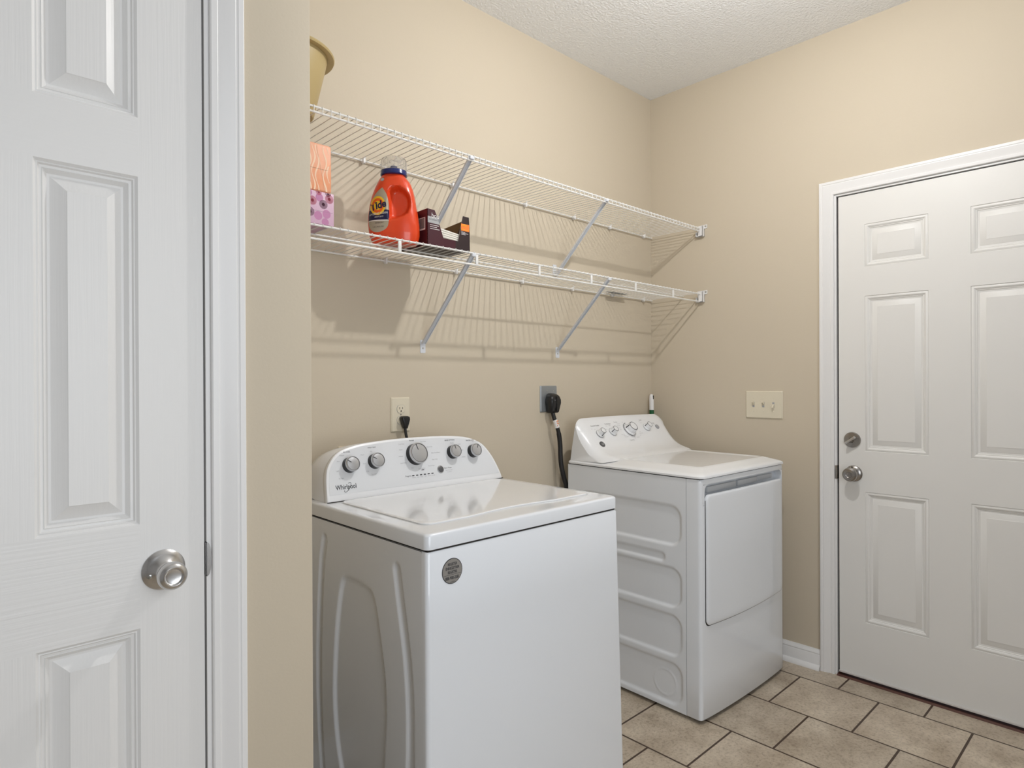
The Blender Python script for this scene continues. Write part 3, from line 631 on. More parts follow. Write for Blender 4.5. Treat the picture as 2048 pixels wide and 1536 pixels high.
gx0, gx1, gz0, gz1 = 1.9845, 2.0905, 1.1095, 1.2250
t = thing('dryer_outlet', 'grey metal outlet plate between the machines with a large black plug', 'outlet', (gx0, YB, gz0))
obj('cover_plate', wplate(fb, gx0, gx1, gz0, gz1, .007, .004), mGreyPlate, t)
for dx, dz in ((.0385, -.022), (.081, -.022), (.0405, -.088)):
    b = MB(); b.lathe([(0, 0), (.0032, 0), (.0028, .0012), (0, .0018)], (gx0+dx, YB-.0065, gz1+dz), (0, -1, 0), 12); obj('plate_screw', b, mScrew, t)
t = thing('power_cord', 'thick black dryer cord with round plug hanging down from the grey plate', 'cord', (2.055, YB-.04, 1.16))
b = MB(); rings = []
px_, top = 2.0400, 1.1915
for z, w, dpt in ((top, .010, .018), (top-.004, .020, .030), (top-.012, .0285, .039), (top-.028, .0335, .044), (top-.042, .0330, .045), (top-.056, .0295, .043), (top-.080, .0270, .038), (top-.0845, .024, .034)):
    rings.append([(px_+x, YB-.007-dpt/2-y, z) for x, y in rrect(-w, -dpt/2, w, dpt/2, min(.012, w*.45, dpt*.4), 5)])
b.loft(rings); b.box((px_-.0035, YB-.0545, top-.078), (px_+.0035, YB-.046, top-.012), bev=.0025); pl_ = obj('plug', b, mBlack, t)
b = MB(); b.lathe([(0, 0), (.0035, 0), (.0025, .001), (0, .0012)], (px_-.012, YB-.0505, top-.03), (0, -1, 0), 12); obj('plug_screw', b, mGreyBtn, pl_)
cp_ = catmull([(2.0330, YB-.030, 1.112), (2.0330, YB-.040, 1.085), (2.0400, YB-.047, 1.055), (2.0520, YB-.050, 1.015), (2.0600, YB-.050, .965), (2.0620, YB-.050, .915), (2.0660, YB-.052, .87), (2.0790, YB-.055, .82), (2.0950, YB-.056, .765), (2.10, YB-.05, .62), (2.11, YB-.045, .40)], 6)
b = MB(); b.tube(cp_, [.0090 if p[2] > 1.02 else .0105 for p in cp_], 12); obj('cord', b, mRubber, t)
b = MB(); tp = [p for p in cp_ if 1.040 < p[2] < 1.076]; b.tube(tp, .0104, 14); cb_ = obj('cord_tag', b, mWhitePrint, t); cb_['label'] = 'white printed tag around the cord'
b = MB(); tm = tp[len(tp)//2]
for k, (dx, dz) in enumerate(((-.005, .010), (.001, .012), (-.003, .002), (.004, -.001), (-.001, -.009))): b.box((tm[0]+dx-.0022, tm[1]-.0112, tm[2]+dz-.002), (tm[0]+dx+.0022, tm[1]-.0098, tm[2]+dz+.002))
obj('tag_print', b, mOrangePrint, cb_)

b = wplate(fb, 1.0225, 1.10, .9000, 1.0305, .008, .003); o = obj('utility_cover', b, mAlmond)
o['label'] = 'cream cover plate on the wall, its corner peeking above the washer panel'; o['category'] = 'cover plate'

fr_ = lambda y, z, h: (XW-h, y, z)
t = thing('light_switch', 'almond triple light switch plate on the wall above the dryer', 'light switch', (XW, 1.3018, 1.1332))
obj('cover_plate', wplate(fr_, 1.2157, 1.3879, 1.0703, 1.1960, .0065, .004), mAlmond, t)
for k, (y, upd) in enumerate(((1.3490, 1), (1.3030, 1), (1.2565, -1))):
    b = MB(); b.box((XW-.0068, y-.0048, 1.1332-.0118), (XW-.006, y+.0048, 1.1332+.0118)); fr0 = obj('switch_slot', b, mInkG, t)
    b = MB(); z0 = 1.1332+upd*.003
    b.loft([[(XW-h, y+a*w, z0+upd*dz+c*w2) for a, c in ((-1, -1), (1, -1), (1, 1), (-1, 1))] for h, w, w2, dz in ((.005, .0042, .0072, -.001), (.012, .0038, .0050, .004), (.0185, .0032, .0034, .0085), (.0195, .0022, .0020, .0090))])
    obj('toggle', b, mAlmond, t)
    for dz in (.0305, -.0305):
        b = MB(); b.lathe([(0, 0), (.0030, 0), (.0026, .001), (0, .0014)], (XW-.0062, y, 1.1332+dz), (-1, 0, 0), 12); obj('plate_screw', b, mAlmond, t)

# broom standing in the corner behind the dryer
t = thing('broom', 'broom handle with white hanging end and green shaft standing in the corner', 'broom', (2.776, 1.868, 0))
pt = lambda z: Vector((2.7900+.010*(z-1.18), 1.880-.02*(1.18-z), z))
b = MB(); b.tube([pt(.22), pt(.6), pt(1.094)], .0118, 16); sh = obj('shaft', b, mGreen, t); sh['label'] = 'green handle shaft'
b = MB(); zs = [1.094, 1.0945, 1.13, 1.15, 1.163, 1.170, 1.1745, 1.177]; b.tube([pt(z) for z in zs], [.0120, .0126, .0124, .0122, .0114, .0098, .0070, .003], 16); wt = obj('hanging_end', b, mTrim, t); wt['label'] = 'white plastic hanging end'
b = MB(); p = pt(1.166); b.box((p.x-.003, p.y-.0128, 1.150), (p.x+.003, p.y-.0100, 1.170), bev=.001); obj('hanging_hole', b, mDark, wt)
b = MB(); b.loft([[(2.78+x, 1.865+y, z) for x, y in rrect(-w, -.016, w, .016, .008, 3)] for z, w in ((0.14, .035), (.20, .03), (.22, .012))]); obj('broom_head', b, mGreen, t)
b = MB(); b.loft([[(2.78+x, 1.865+y, z) for x, y in rrect(-w, -d, w, d, .008, 3)] for z, w, d in ((0.0, .04, .022), (.145, .034, .015))]); br_ = obj('bristles', b, mTan, t)

# ------------------------------------------------------------------ washer
wx0, wx1, wy0, wy1, wzs = 0.8166, 1.5000, 1.1300, 1.7900, 0.869
t = thing('washing_machine', 'white top-loading washing machine with silver dials and a round grey sticker', 'washing machine', (1.158, 1.46, 0))
ws = t
tap = lambda z: .033*(wzs-z)/wzs
# cabinet front, right, back (left side is the embossed panel)
b = MB(); rings = []
for z in (.028, .03, .25, .5, .7, .862, .8665):
    i = .0025 if z in (.028, .8665) else 0.0; X1 = wx1+tap(z)-i; x0, y0, y1 = wx0+i, wy0+i, wy1-i; r = .010; R = []
    R += [(x0, y1, z), (x0, y0+.020, z)]
    for k in range(7): a = math.radians(180+90*k/6); R.append((x0+r+r*math.cos(a), y0+r+r*math.sin(a), z))
    for k in range(7): a = math.radians(270+90*k/6); R.append((X1-r+r*math.cos(a), y0+r+r*math.sin(a), z))
    R += [(X1, y1, z)]; rings.append(R)
b = MB()
for i in range(len(rings)-1):
    for j in range(len(rings[0])):
        if j == 0: continue
        k = (j+1) % len(rings[0]); b.f([rings[i][j], rings[i][k], rings[i+1][k], rings[i+1][j]])
b.f(rings[-1]); b.f(rings[0])
obj('cabinet', b, mEnamel, t, weld=1e-5, ang=40)
# embossed left side
LP = catmull([(1.470, .738), (1.503, .725), (1.523, .668), (1.538, .592), (1.549, .497), (1.553, .399), (1.541, .300), (1.517, .225), (1.49, .165), (1.44, .130), (1.39, .135), (1.345, .185), (1.318, .275), (1.303, .390), (1.300, .468), (1.304, .531), (1.316, .592), (1.331, .653), (1.346, .703), (1.366, .728), (1.416, .737), (1.470, .738)], 4)[:-1]
RC = [(1.248, .806), (1.235, .741), (1.221, .680), (1.207, .615), (1.199, .546), (1.1955, .475), (1.196, .40), (1.203, .30), (1.218, .18)]
LC = [(1.601, .815), (1.6155, .760), (1.6245, .68), (1.632, .59), (1.637, .49), (1.637, .393), (1.630, .28), (1.618, .181)]
def sd_line(x, y, P):
    d = 1e9
    for (ax, ay), (bx, by) in zip(P, P[1:]):
        ex, ey = bx-ax, by-ay; tt = max(0, min(1, ((x-ax)*ex+(y-ay)*ey)/(ex*ex+ey*ey))); d = min(d, math.hypot(x-ax-tt*ex, y-ay-tt*ey))
    return d
def side_d(y, z):
    d = .0075*sst(sd_poly(y, z, LP), .012)
    d = max(d, .006*sst(sd_line(y, z, RC)-.0125, .008), .006*sst(sd_line(y, z, LC)-.0115, .008)); return d
ys = [wy0+.020]+[wy0+.0225+i*.0040 for i in range(160)]; ys = [y for y in ys if y < wy1]+[wy1]
zs = [.03+i*.0066 for i in range(127)]; zs = [z for z in zs if z < .866]+[.8665]
b = MB(); b.grid(lambda y, z: (wx0+side_d(y, z), y, z), ys, zs); obj('side_panel', b, mEnamel, t, ang=70)
# top deck
b = MB(); dk = lambda i, z, dz=0: [(x, y, z) for x, y in rrect(wx0+i, wy0+i, wx1-i, wy1-i, .014, 5)]
b.loft([dk(.001, wzs+.0020), dk(-.0005, wzs+.0032), dk(-.0005, .9000), dk(.0010, .9040), dk(.0045, .9062), dk(.009, .9068)]); obj('top_deck', b, mEnamel, t, ang=40)
b = MB(); b.box((wx0+.006, wy0+.006, .860), (wx1-.006, wy1-.006, .8725)); obj('deck_gap', b, mDark, t)
# lid with finger notch
LO = []
x0, x1, y0, y1 = .8672, 1.4705, 1.2045, 1.6150
for px__, py__ in rrect(x0, y0, x1, y1, .030, 6): LO.append((px__, py__))
idx = max(i for i, p in enumerate(LO) if abs(p[1]-y0) < 1e-6 and p[0] < 1.0)
notch = [(1.00+.32*k/14, y0+.016*math.sin(math.pi*k/14)**1.2) for k in range(15)]
LO = LO[:idx+1]+notch+LO[idx+1:]
cen = ((x0+x1)/2, (y0+y1)/2)
sc = lambda P, m, z: [(cen[0]+(x-cen[0])*(1-m/.30), cen[1]+(y-cen[1])*(1-m/.205), z) for x, y in P]
b = MB(); b.loft([sc(LO, -.0028, .9066), sc(LO, -.0028, .9070), sc(LO, -.001, .9071)]); obj('lid_gap', b, mGreyLt, t)
b = MB(); b.loft([sc(LO, 0, .9068), sc(LO, 0, .9092), sc(LO, .0022, .9108), sc(LO, .010, .9112), sc(LO, .0125, .9112), sc(LO, .03, .9112)]); obj('lid', b, mLidE, t)
# console
p0 = Vector((0, 1.622, .9070)); vv = Vector((0, .05, .157)).normalized(); nn = Vector((0, -vv.z, vv.y))
def cf(x, s, off=0.0): return Vector((x, 0, 0))+p0+vv*s+nn*off
OUT = catmull([(.8366, .0015), (.8376, .0115), (.8400, .040), (.8433, .0668), (.8495, .092), (.8625, .1142), (.8820, .1345), (.9068, .1482), (.9430, .1570), (.9797, .1622), (1.05, .1668), (1.1258, .169), (1.21, .1685), (1.2818, .1661), (1.33, .1625), (1.3713, .1567), (1.408, .1450), (1.4365, .1294), (1.456, .108), (1.4729, .0805), (1.486, .049), (1.4957, .0171), (1.4970, .0015)], 4)
oc = (1.165, .06)
def inset(P, m):
    out = []
    for i, (x, s) in enumerate(P):
        a = P[max(i-1, 0)]; c = P[min(i+1, len(P)-1)]; tx, ts = c[0]-a[0], c[1]-a[1]; l = math.hypot(tx, ts); out.append((x+ts/l*m, s-tx/l*m if s > .01 or True else s))
    out[0] = (out[0][0], P[0][1]); out[-1] = (out[-1][0], P[-1][1]); return out
def back(P, y, kz, kx): return [Vector((oc[0]+(x-oc[0])*kx, y, .907+max(0, (p0+vv*s).z-.907)*kz)) for x, s in P]
b = MB()
b.loft([back(OUT, 1.788, .80, .970), back(OUT, 1.775, .87, .985), back(OUT, 1.745, .93, .993), back(OUT, 1.710, .965, .998), [cf(x, s, -.024) for x, s in OUT], [cf(x, s, -.020) for x, s in inset(OUT, .0012)], [cf(x, s, -.018) for x, s in OUT],
        [cf(x, s, -.0055) for x, s in OUT], [cf(x, s, -.0018) for x, s in inset(OUT, .0016)], [cf(x, s, 0) for x, s in inset(OUT, .0055)]])
con = obj('console', b, mPlast, t, ang=40)
FPZ = inset(OUT, .0085)
FPZ = [p for p in FPZ if p[1] > .0195]; FPZ = [(FPZ[0][0]-.0005, .0195)]+FPZ+[(FPZ[-1][0]+.0012, .0195)]
fpb = MB(); fpb.loft([[cf(x, s, .0001) for x, s in FPZ], [cf(x, s, .0006) for x, s in FPZ]])
b = MB(); b.box((.8366, 1.6185, .9068), (1.4968, 1.6235, .9086)); obj('console_seam', b, mDark, con)
def wdial(x, s, r, ang, name='dial'):
    L = .0255; b = MB(); c = cf(x, s, -.0)
    c0 = cf(x, s, L) - nn*L
    b.lathe([(0, 0), (r*1.0, 0), (r*.985, .002), (r*.94, L*.72), (r*.90, L*.74), (0, L*.74)], c0, nn, 40); k = obj(name, b, mBlack, con); k['label'] = 'black dial with silver cap'
    b = MB(); b.lathe([(r*.60, L*.70), (r*.955, L*.70), (r*.965, L*.80), (r*.95, L*.93), (r*.90, L), (r*.865, L*1.0), (r*.85, L*.965), (r*.83, L*.97), (0, L*.985)], c0, nn, 44); b.lathe([(r*.825, L*.985), (r*.86, L*.985), (r*.86, L*1.002), (r*.825, L*1.002)], c0, nn, 44, mi=1, caps=False); obj('dial_cap', b, [mSilver, mGreyBtn], k)
    b = MB(); ca, sa = math.cos(ang), math.sin(ang); q = lambda u, w: cf(x+ca*u-sa*w, s+sa*u+ca*w, L*.995)
    b.f([q(r*.30, -.0011), q(r*.93, -.0011), q(r*.93, .0011), q(r*.30, .0011)]); obj('pointer', b, mInk, k)
for x, s, r, a in ((.9213, .1000, .0230, 145), (1.0054, .1035, .0230, 150), (1.1540, .1125, .0345, 105), (1.3007, .1078, .0225, 100), (1.3878, .1045, .0225, 62)): wdial(x, s, r, math.radians(a))
b = MB(); b.lathe([(0, 0), (.0128, 0), (.0128, .002), (.0115, .0032)], cf(1.2397, .0560), nn, 28); bt = obj('start_button', b, mSilver, con)
b = MB(); b.lathe([(0, .001), (.0108, .001), (.0100, .0045), (.006, .0062), (0, .0066)], cf(1.2397, .0560), nn, 28); obj('button_cap', b, mGreyBtn, bt)
ct = lambda x, s: cf(x, s, .0010)
b = fpb
for x, s, w in ((.9188, .1390, 'FILL LEVEL'), (1.0029, .1460, 'WASH TEMP')): b.text(w, .0050, ct, x, s, mi=1)
for x, s, w in ((1.1488, .1580, 'Normal'), (1.2990, .1490, 'RINSE OPTIONS'), (1.3850, .1425, 'WATER LEVEL')): b.text(w, .0058, ct, x, s, mi=1)
b.text('Progress', .0062, ct, 1.1140, .0470, mi=1); b.text('Start / Pause', .0060, ct, 1.2700, .0585, 'CENTER', mi=1)
for x, s, w in ((1.1090, .1490, 'Cold Wash'), (1.1030, .1315, 'Casual'), (1.1000, .1110, 'Delicate'), (1.1045, .0892, 'Quick Wash'), (1.1338, .0712, 'Soak'), (1.1683, .0655, 'Clean Washer'), (1.2073, .0715, 'Drain & Spin'), (1.2130, .1330, 'Heavy Duty'), (1.1920, .1515, 'Super Wash'), (1.2330, .1120, 'Bulky Items/Sheets'), (1.2250, .0905, 'Deep Wash'),
                (.9020, .1300, 'Medium'), (.8880, .1140, 'Auto'), (.8815, .0865, 'Light'), (.8895, .0640, 'No Light'), (.9680, .1265, 'Warm'), (.9700, .1000, 'Cool'), (.9770, .0760, 'Cold'), (.9990, .1350, 'Hot'), (.9960, .0660, 'Tap Cold'),
                (1.3060, .1395, 'Normal'), (1.3360, .1330, 'Fabric'), (1.3430, .1120, 'Extra'), (1.3440, .0885, '2 Rinses'), (1.4050, .1380, 'Auto Sensing'), (1.4130, .1300, 'Low'), (1.4185, .1210, 'High'), (1.2730, .0505, 'hold 3 seconds'), (1.2730, .0450, 'to cancel')):
    b.text(w, .0046, ct, x, s, mi=2)
for k, w in enumerate(('Sensing', 'Wash', 'Rinse', 'Spin', 'Done', 'Lid Lock')): b.text(w, .0042, ct, 1.1335+.0147*k, .0405, mi=2)
for k in range(6):
    x = 1.1319+.0147*k; b.f([ct(x-.0042, .0450), ct(x+.0042, .0450), ct(x+.0042, .0482), ct(x-.0042, .0482)], 1)
b.f([ct(1.166, .0600), ct(1.176, .0600), ct(1.177, .0625), ct(1.167, .0625)], 1)
obj('face_plate', b, [mPanelSilver, mInk, mInkG], con)
b = MB(); b.text('Whirlpool', .0190, ct, .9005, .0385, sx=.83, bold=.012)
dS, nS = (math.cos(math.radians(52)), math.sin(math.radians(52))), (math.sin(math.radians(52)), -math.cos(math.radians(52)))
E2 = [(.9050+.0175*math.cos(a)*dS[0]+.0060*math.sin(a)*nS[0], .0370+.0160*math.cos(a)*dS[1]+.0060*math.sin(a)*nS[1]) for a in [math.radians(d) for d in range(-50, 226, 9)]]
for E_ in (E2,):
    for (xa, sa), (xb, sb) in zip(E_, E_[1:]):
        d = Vector((xb-xa, sb-sa)).normalized(); w = .0007; b.f([ct(xa-d.y*w, sa+d.x*w), ct(xb-d.y*w, sb+d.x*w), ct(xb+d.y*w, sb-d.x*w), ct(xa+d.y*w, sa-d.x*w)])
lg = obj('logo', b, mInk, con, recalc=False); lg['label'] = 'dark script logo'
# round sticker
sx_, sz_, sr = .8866, .8146, .0290
b = MB(); b.lathe([(0, 0), (sr, 0), (sr, .0006), (0, .0006)], (sx_, wy0, sz_), (0, -1, 0), 48); st = obj('round_sticker', b, mInk, t)
b = MB(); b.lathe([(0, .0003), (sr-.0016, .0003), (sr-.0016, .0009), (0, .0009)], (sx_, wy0, sz_), (0, -1, 0), 48); obj('sticker_face', b, mSticker, st)
b = MB(); fs = lambda x, z: (x, wy0-.0013, z)
for w, z, s in (('REGISTER', .0155, .0090), ('ENREGISTRER', .0065, .0090), ('REGISTRE', -.0025, .0090), ('888-900-3381', -.0155, .0102)): b.text(w, s, fs, sx_, sz_+z, sx=.70, bold=.015)
b.f([fs(sx_-.024, sz_-.0082), fs(sx_+.024, sz_-.0082), fs(sx_+.024, sz_-.0076), fs(sx_-.024, sz_-.0076)]); b.text('W10607426A', .0026, fs, sx_, sz_-.0245)
obj('sticker_lettering', b, mInk, st, recalc=False)
for x in (wx0+.05, wx1-.03):
    for y in (wy0+.05, wy1-.05):
        b = MB(); b.lathe([(0, 0), (.020, 0), (.020, .010), (.008, .014), (.008, .032), (0, .032)], (x, y, 0), (0, 0, 1), 18); obj('levelling_foot', b, mRubber, t)

# ------------------------------------------------------------------ dryer (built in its own frame, turned slightly)
DA = math.radians(-1.5); DW, DD, DZ0, DZS = .652, .648, .014, .8855
dr = thing('clothes_dryer', 'white clothes dryer with a sweeping control panel beside the steel door', 'dryer', (2.0588, 1.1795, 0), DA)
Minv = ROOT[dr.name].inverted()
def toL(x, y, z): return tuple(Minv @ Vector((x, y, z)))
BOW = .011
def bow(x): u = (x/DW-.5)*2; return -BOW*max(0, 1-abs(u)**2.2)
bowt = lambda x, z: bow(x)*max(0, min(1, (.90-z)/.25))**.8
# front panel wrapping round the corners
def front_ring(z, i=0.0):
    R = [(i, .060, z)]; r = .014
    for k in range(6): a = math.radians(180+90*k/5); R.append((i+r+r*math.cos(a), i+r+r*math.sin(a), z))
    for k in range(1, 16): x = r+(DW-2*r)*k/16; R.append((x, i+bowt(x, z), z))
    for k in range(6): a = math.radians(270+90*k/5); R.append((DW-i-r+r*math.cos(a), i+r+r*math.sin(a), z))
    R.append((DW-i, .060, z)); return R
hx0, hx1, hz0, hz1 = .021, .641, .790, .866              # handle recess
b = MB(); Zf = [DZ0, DZ0+.002, .15, .30, .45, .60, .70, .77, .790, .805, .820, .829, .840, .846, .852, .857, .862, .866, .874, .881, DZS-.001]
rg = [front_ring(z, .0015 if z in (Zf[0], Zf[-1]) else 0) for z in Zf]
Rn = len(rg[0])
for i in range(len(rg)-1):
    for j in range(Rn-1):
        zc = (Zf[i]+Zf[i+1])/2; xc = (rg[i][j][0]+rg[i][j+1][0])/2
        b.f([rg[i][j], rg[i][j+1], rg[i+1][j+1], rg[i+1][j]]) if not (.79 < zc < .866 and 6 <= j < Rn-7) else None
front = b
# recess frame: rounded opening within the removed strip
xa, xb_ = rg[8][6][0], rg[8][Rn-7][0]
op_ = rrect(hx0+.0035, .7905, hx1-.0065, .8655, .028, 6)
fy = lambda x, z: bowt(x, z)
outer = []
for x, z in op_:
    cx_, cz_ = (xa+xb_)/2, .828; dx, dz = x-cx_, z-cz_
    k = min(((xb_-cx_)/abs(dx)) if abs(dx) > 1e-9 else 9e9, (.038/abs(dz)) if abs(dz) > 1e-9 else 9e9); outer.append((cx_+dx*k, cz_+dz*k))
n_ = len(op_)
for i in range(n_):
    j = (i+1) % n_
    b.f([(outer[i][0], fy(*outer[i]), outer[i][1]), (outer[j][0], fy(*outer[j]), outer[j][1]), (op_[j][0], fy(*op_[j])+.0003, op_[j][1]), (op_[i][0], fy(*op_[i])+.0003, op_[i][1])])
    b.f([(op_[i][0], fy(*op_[i])+.0003, op_[i][1]), (op_[j][0], fy(*op_[j])+.0003, op_[j][1]), (op_[j][0], .032, op_[j][1]), (op_[i][0], .032, op_[i][1])])
b.f([(x, .032, z) for x, z in op_])
obj('front_panel', b, mEnamel, dr, local=True, ang=40, weld=2e-5)
b = MB(); b.box((.08, .020, .828), (.29, .0318, .850), bev=.003); b.box((.305, .020, .828), (.46, .0318, .850), bev=.003); b.box((.47, .024, .830), (.60, .0318, .850), bev=.003)
obj('door_catch', b, mGreyLt, dr, local=True)
# door
b = MB(); dx0, dx1, dz0, dz1 = .0285, .625, .354, .8275
def dlow(x): u = (x-dx0)/(dx1-dx0); return -.006*math.sin(math.pi*u)
def door_ring(i, off):
    R = []
    for x, z in rrect(dx0+i, dz0+i, dx1-i, dz1-i, max(.004, .021-i), 6):
        R.append((x, z))
    # resample straight runs so that the bow shows
    O = []
    for k in range(len(R)):
        a, c = R[k], R[(k+1) % len(R)]; m = max(1, int(math.hypot(c[0]-a[0], c[1]-a[1])/.03))
        for q in range(m):
            x = a[0]+(c[0]-a[0])*q/m; z = a[1]+(c[1]-a[1])*q/m; O.append((x, z))
    return [(x, bowt(x, z)-off, z+(dlow(x)*max(0, 1-(z-dz0)/.05) if z < dz0+.05 else 0)) for x, z in O]
def ring_i(i, off):
    base = door_ring(0, 0); cx_, cz_ = (dx0+dx1)/2, (dz0+dz1)/2; O = []
    for x, y, z in base:
        kx = 1-i/((dx1-dx0)/2); kz = 1-i/((dz1-dz0)/2); X = cx_+(x-cx_)*kx; Z = cz_+(z-cz_)*kz; O.append((X, bowt(X, Z)-off, Z))
    return O
rs = [ring_i(0, -.004), ring_i(0, .0030), ring_i(.0010, .0055), ring_i(.0035, .0072), ring_i(.008, .0080)]
b.loft(rs, True, False)
last = rs[-1]
# face of the door as a grid clipped to the last ring: fan strips column by column
nx = 20; xs = [dx0+.009+(dx1-dx0-.018)*k/nx for k in range(nx+1)]
cpt = [((dx0+dx1)/2+(x-(dx0+dx1)/2)*s, z2, 0) for x, z2, s in ()]
for m in (.94, .85, .7, .5, .25, .02):
    rs2 = []
    for x, y, z in last:
        X = (dx0+dx1)/2+(x-(dx0+dx1)/2)*m; Z = (dz0+dz1)/2+(z-(dz0+dz1)/2)*m; rs2.append((X, bowt(X, Z)-.0080, Z))
    rs.append(rs2)
b.loft(rs[4:], True, False); b.f(rs[-1])
obj('dryer_door', b, mEnamel, dr, local=True, ang=40, weld=1e-5)
b = MB(); g0 = ring_i(-.0035, .0004); g1 = ring_i(0, .0004)
for i in range(len(g0)):
    j = (i+1) % len(g0)
    if min(g0[i][2], g0[j][2]) < .80: b.f([g0[i], g0[j], g1[j], g1[i]])
obj('door_gap', b, mDark, dr, local=True)
# embossed left side panel
PAN = [(.085, .630, .580, .776, .045), (.156, .5635, .55, .592, .0145), (.084, .398, .580, .543, .045), (.083, .216, .580, .366, .045), (.082, .034, .580, .186, .045)]
def dside(y, z):
    d = max(.0065*sst(sd_rr(y, z, *p), .012) for p in PAN)
    rr = math.hypot(y-.158, z-.104); d -= .0024*max(0, 1-abs(rr-.049)/.0035)
    if rr < .047: d -= .0004
    return d
ys = [.0615+i*.0046 for i in range(140)]; ys = [y for y in ys if y < DD]+[DD]
zs = [DZ0+i*.0046 for i in range(190)]; zs = [z for z in zs if z < DZS-.001]+[DZS-.001]
b = MB(); b.grid(lambda y, z: (dside(y, z), y, z), ys, zs)
b.f([(0, .0615, DZ0), (0, .0615, DZS-.001), (.010, .0615, DZS-.001), (.010, .0615, DZ0)])
b.f([(DW, .060, DZ0), (DW, DD, DZ0), (DW, DD, DZS-.001), (DW, .060, DZS-.001)]); b.f([(0, DD, DZ0), (DW, DD, DZ0), (DW, DD, DZS-.001), (0, DD, DZS-.001)])
b.f([(.001, .0615, DZS-.0012), (DW, .02, DZS-.0012), (DW, DD, DZS-.0012), (.001, DD, DZS-.0012)]); b.f([(.003, .03, DZ0+.001), (DW-.003, .03, DZ0+.001), (DW-.003, DD-.003, DZ0+.001), (.003, DD-.003, DZ0+.001)])
obj('side_panel', b, mEnamel, dr, local=True, ang=60)
b = MB(); b.box((.004, .006, DZS-.006), (DW-.004, DD-.004, DZS+.0025)); obj('top_gap', b, mDark, dr, local=True)
# top panel
tl = lambda i, z, ir=.0: [(x, y, z) for x, y in rrect(-.002+i, -.006+i*.72, DW+.002-i, DD+.006-i*.3, .022, 6)]
b = MB(); b.loft([tl(.001, DZS+.0020), tl(-.001, DZS+.0030), tl(-.001, .8950), tl(.002, .8985), tl(.008, .9020), tl(.020, .9060), tl(.038, .9110), tl(.056, .9165), tl(.070, .9205), tl(.078, .9215), tl(.085, .9208), tl(.094, .9185), tl(.104, .9180), tl(.108, .9180), tl(.125, .9180)]); obj('top_panel', b, mLidE, dr, local=True, ang=40)
# control console
CN = [(1.818, .900), (1.8110, 1.000), (1.8070, 1.055), (1.8050, 1.072), (1.7985, 1.0795), (1.7890, 1.0735), (1.778, 1.0605), (1.757, 1.0340), (1.736, 1.0080), (1.715, .9835), (1.695, .9635), (1.675, .9500), (1.654, .9405), (1.630, .9330), (1.605, .9265), (1.585, .9150)]
EN = [(1.813, .900), (1.8030, .960), (1.7930, 1.010), (1.7895, 1.030), (1.7870, 1.041), (1.7845, 1.0445), (1.7812, 1.0430), (1.7735, 1.0200), (1.7640, .9990), (1.7500, .9770), (1.732, .9575), (1.7141, .9380), (1.695, .9235), (1.6748, .9115), (1.655, .9055), (1.633, .9040)]
b = MB(); rings = []; TH = [math.radians(a) for a in (38, 44, 50, 58, 66, 77, 90)]; rC = .054; s0_ = math.sin(TH[0]); c0_ = 1-math.cos(TH[0])
oX = .0035
def sec(x, s): return [(x, 0, 0)]
def prof_at(tv): return [(e[0]+(c[0]-e[0])*tv, e[1]+(c[1]-e[1])*tv) for e, c in zip(EN, CN)]
xsec = [(oX+rC*(1-math.cos(a)-c0_)/(1-c0_), (math.sin(a)-s0_)/(1-s0_)) for a in TH]
xsec += [(oX+rC+(DW-2*oX-2*rC)*k/6, 1.0) for k in range(1, 6)]
xsec += [(DW-oX-rC*(1-math.cos(a)-c0_)/(1-c0_), (math.sin(a)-s0_)/(1-s0_)) for a in TH[::-1]]
for x, tv in xsec:
    crown = .004*(1-((x-DW/2)/(DW/2))**2)
    rings.append([(x, y-1.1795+.004-(.0262*(x-.006)*0), z+(crown if z > 1.0 else 0)) for y, z in prof_at(tv)])
b.loft(rings); dcb = b
P0 = Vector((0, 1.778-1.1795+.004, 1.0625)); Vv = Vector((0, 1.778-1.695, 1.0605-.9635)).normalized(); Nn = Vector((0, -Vv.z, Vv.y))
def wl(x, y):                                   # world x,y on the face -> (x local, s along the face)
    v = Minv @ Vector((x, y, 1.0)); return v.x, (v.y-P0.y)/Vv.y
def dfc(x, s, off=0.0): return Vector((x, 0, 0))+P0+Vv*s+Nn*off
x, s = wl(2.4030, 1.737)
b = dcb
for k in range(20):
    a = math.radians(95+k*9.5); a2 = math.radians(95+k*9.5+(6.5 if k % 4 else 8.6)); r0, r1 = .0365, .0392
    b.f([dfc(x+rr*math.cos(aa), s+rr*math.sin(aa), .0012) for rr, aa in ((r0, a), (r1, a), (r1, a2), (r0, a2))], 1)
dt = lambda u, v: dfc(u, v, .0011)
for w, a, c, sz in (('Extended Tumble', 2.1830, 1.7660, .0078), ('Temperature', 2.2740, 1.7668, .0078), ('Cottons', 2.3357, 1.7695, .0075), ('Signal', 2.5236, 1.7657, .0078), ('Start', 2.6079, 1.7485, .0072), ('Time Dry', 2.3695, 1.7006, .0078)):
    x, s = wl(a, c); b.text(w, sz, dt, x, s, mi=1)
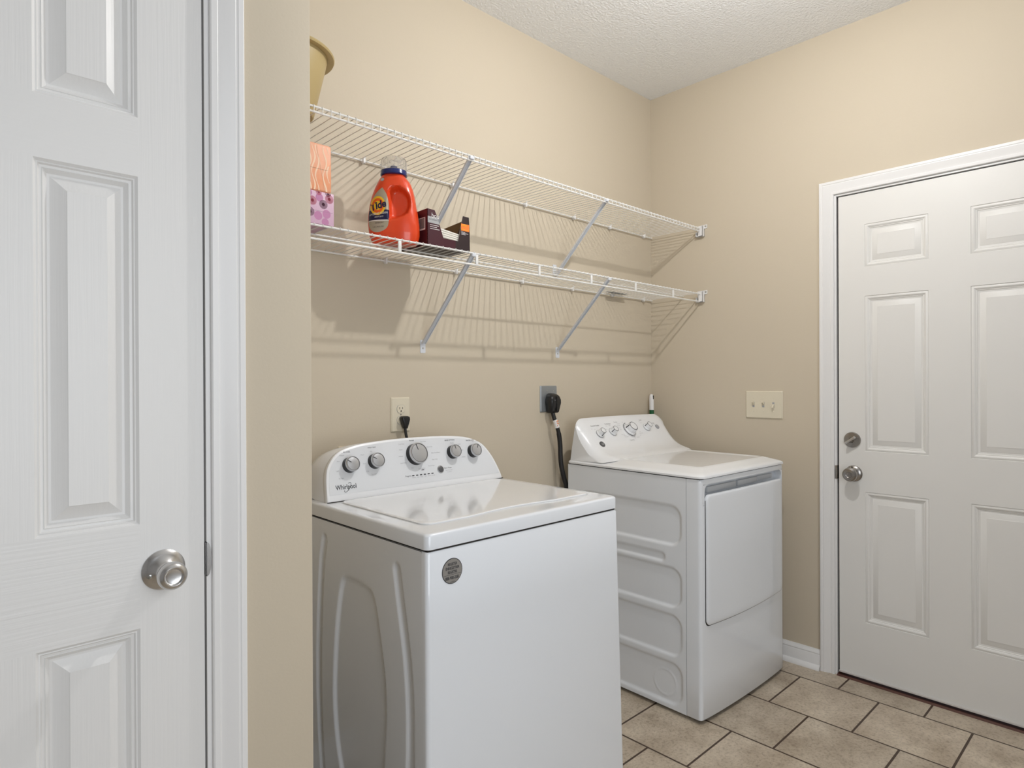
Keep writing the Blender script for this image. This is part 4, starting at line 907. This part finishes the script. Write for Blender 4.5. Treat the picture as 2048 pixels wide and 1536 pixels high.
for w, a, c in (('off', 2.1500, 1.7560), ('On', 2.168, 1.7530), ('Med', 2.2570, 1.7600), ('High', 2.282, 1.7615), ('Low', 2.2440, 1.7490), ('Normal', 2.3480, 1.7620), ('More Dry', 2.3420, 1.7555), ('Less Dry', 2.3370, 1.7480), ('Damp', 2.3400, 1.7420), ('Easy Care', 2.3340, 1.7240), ('Delicates', 2.3420, 1.7190), ('Dewrinkle', 2.3470, 1.7140), ('Fluff', 2.4000, 1.7060), ('20 40 60', 2.4250, 1.7070), ('80', 2.4520, 1.7120), ('Cool Down', 2.4650, 1.7190), ('Off', 2.4650, 1.7245), ('Off', 2.384, 1.7660), ('On', 2.507, 1.7600), ('Loud', 2.515, 1.7555), ('Push', 2.611, 1.7440)):
    x, s = wl(a, c); b.text(w, .0058, dt, x, s, mi=2)
dcon = obj('control_console', b, [mPlast, mInk, mInkG], dr, local=True, ang=33)
def ddial(xw, yw, r, ang):
    x, s = wl(xw, yw); c = dfc(x, s, -.002); L = .030 if r > .03 else .026
    b = MB(); b.lathe([(0, 0), (r, 0), (r, .0030), (0, .0030)], c, Nn, 40); k = obj('dial', b, mInkG, dcon, local=True)
    b = MB(); b.lathe([(0, .003), (r*.95, .003), (r*.93, .0055), (r*.86, .008), (r*.80, .009), (r*.72, L), (r*.66, L+.0015), (0, L+.0015)], c, Nn, 40); obj('dial_cap', b, mPlast, k, local=True)
    b = MB(); b.lathe([(r*.60, L+.001), (r*.70, L+.001), (r*.70, L+.0019), (r*.60, L+.0019)], c, Nn, 40, caps=False); obj('dial_rim', b, mGreyBtn, k, local=True)
    b = MB(); ca, sa = math.cos(ang), math.sin(ang); q = lambda u, w, h: dfc(x+ca*u-sa*w, s+sa*u+ca*w, h)
    w = .0013; b.loft([[q(r*.80, -w, .007), q(r*.80, w, .007), q(r*.72, w, L*.95), q(r*.72, -w, L*.95)], [q(r*.90, -w, .0072), q(r*.90, w, .0072), q(r*.755, w, L*.95), q(r*.755, -w, L*.95)]]); obj('pointer', b, mInk, k, local=True)
for xw, yw, r, a in ((2.1856, 1.7374, .0205, -110), (2.2761, 1.7379, .0205, -165), (2.4030, 1.737, .0330, 160), (2.5369, 1.737, .0205, 165)): ddial(xw, yw, r, math.radians(a))
x, s = wl(2.6209, 1.7338)
b = MB(); b.lathe([(0, -.002), (.0120, -.002), (.0112, .0030), (.006, .0042), (0, .0044)], dfc(x, s), Nn, 28); obj('start_button', b, mInkG, dcon, local=True)
x, s = wl(2.1576, 1.7028)
b = MB(); b.lathe([(0, -.004), (.0145, -.004), (.0140, .0012), (.0100, .0016), (0, .0016)], dfc(x, s), Nn, 28); bd = obj('badge', b, mGreyBtn, dcon, local=True); bd['label'] = 'small round grey badge'
b = MB(); b.text('GE', .0150, lambda u, v: dfc(u, v, .0022), x, s, shear=.25, sx=.8); obj('badge_lettering', b, mGreyLt, bd, local=True, recalc=False)
for x in (.075, DW-.075):
    for y in (.06, DD-.07):
        b = MB(); b.lathe([(0, 0), (.017, 0), (.017, .008), (.007, .011), (.007, DZ0+.004), (0, DZ0+.004)], (x, y, 0), (0, 0, 1), 18); obj('levelling_foot', b, mRubber, dr, local=True)
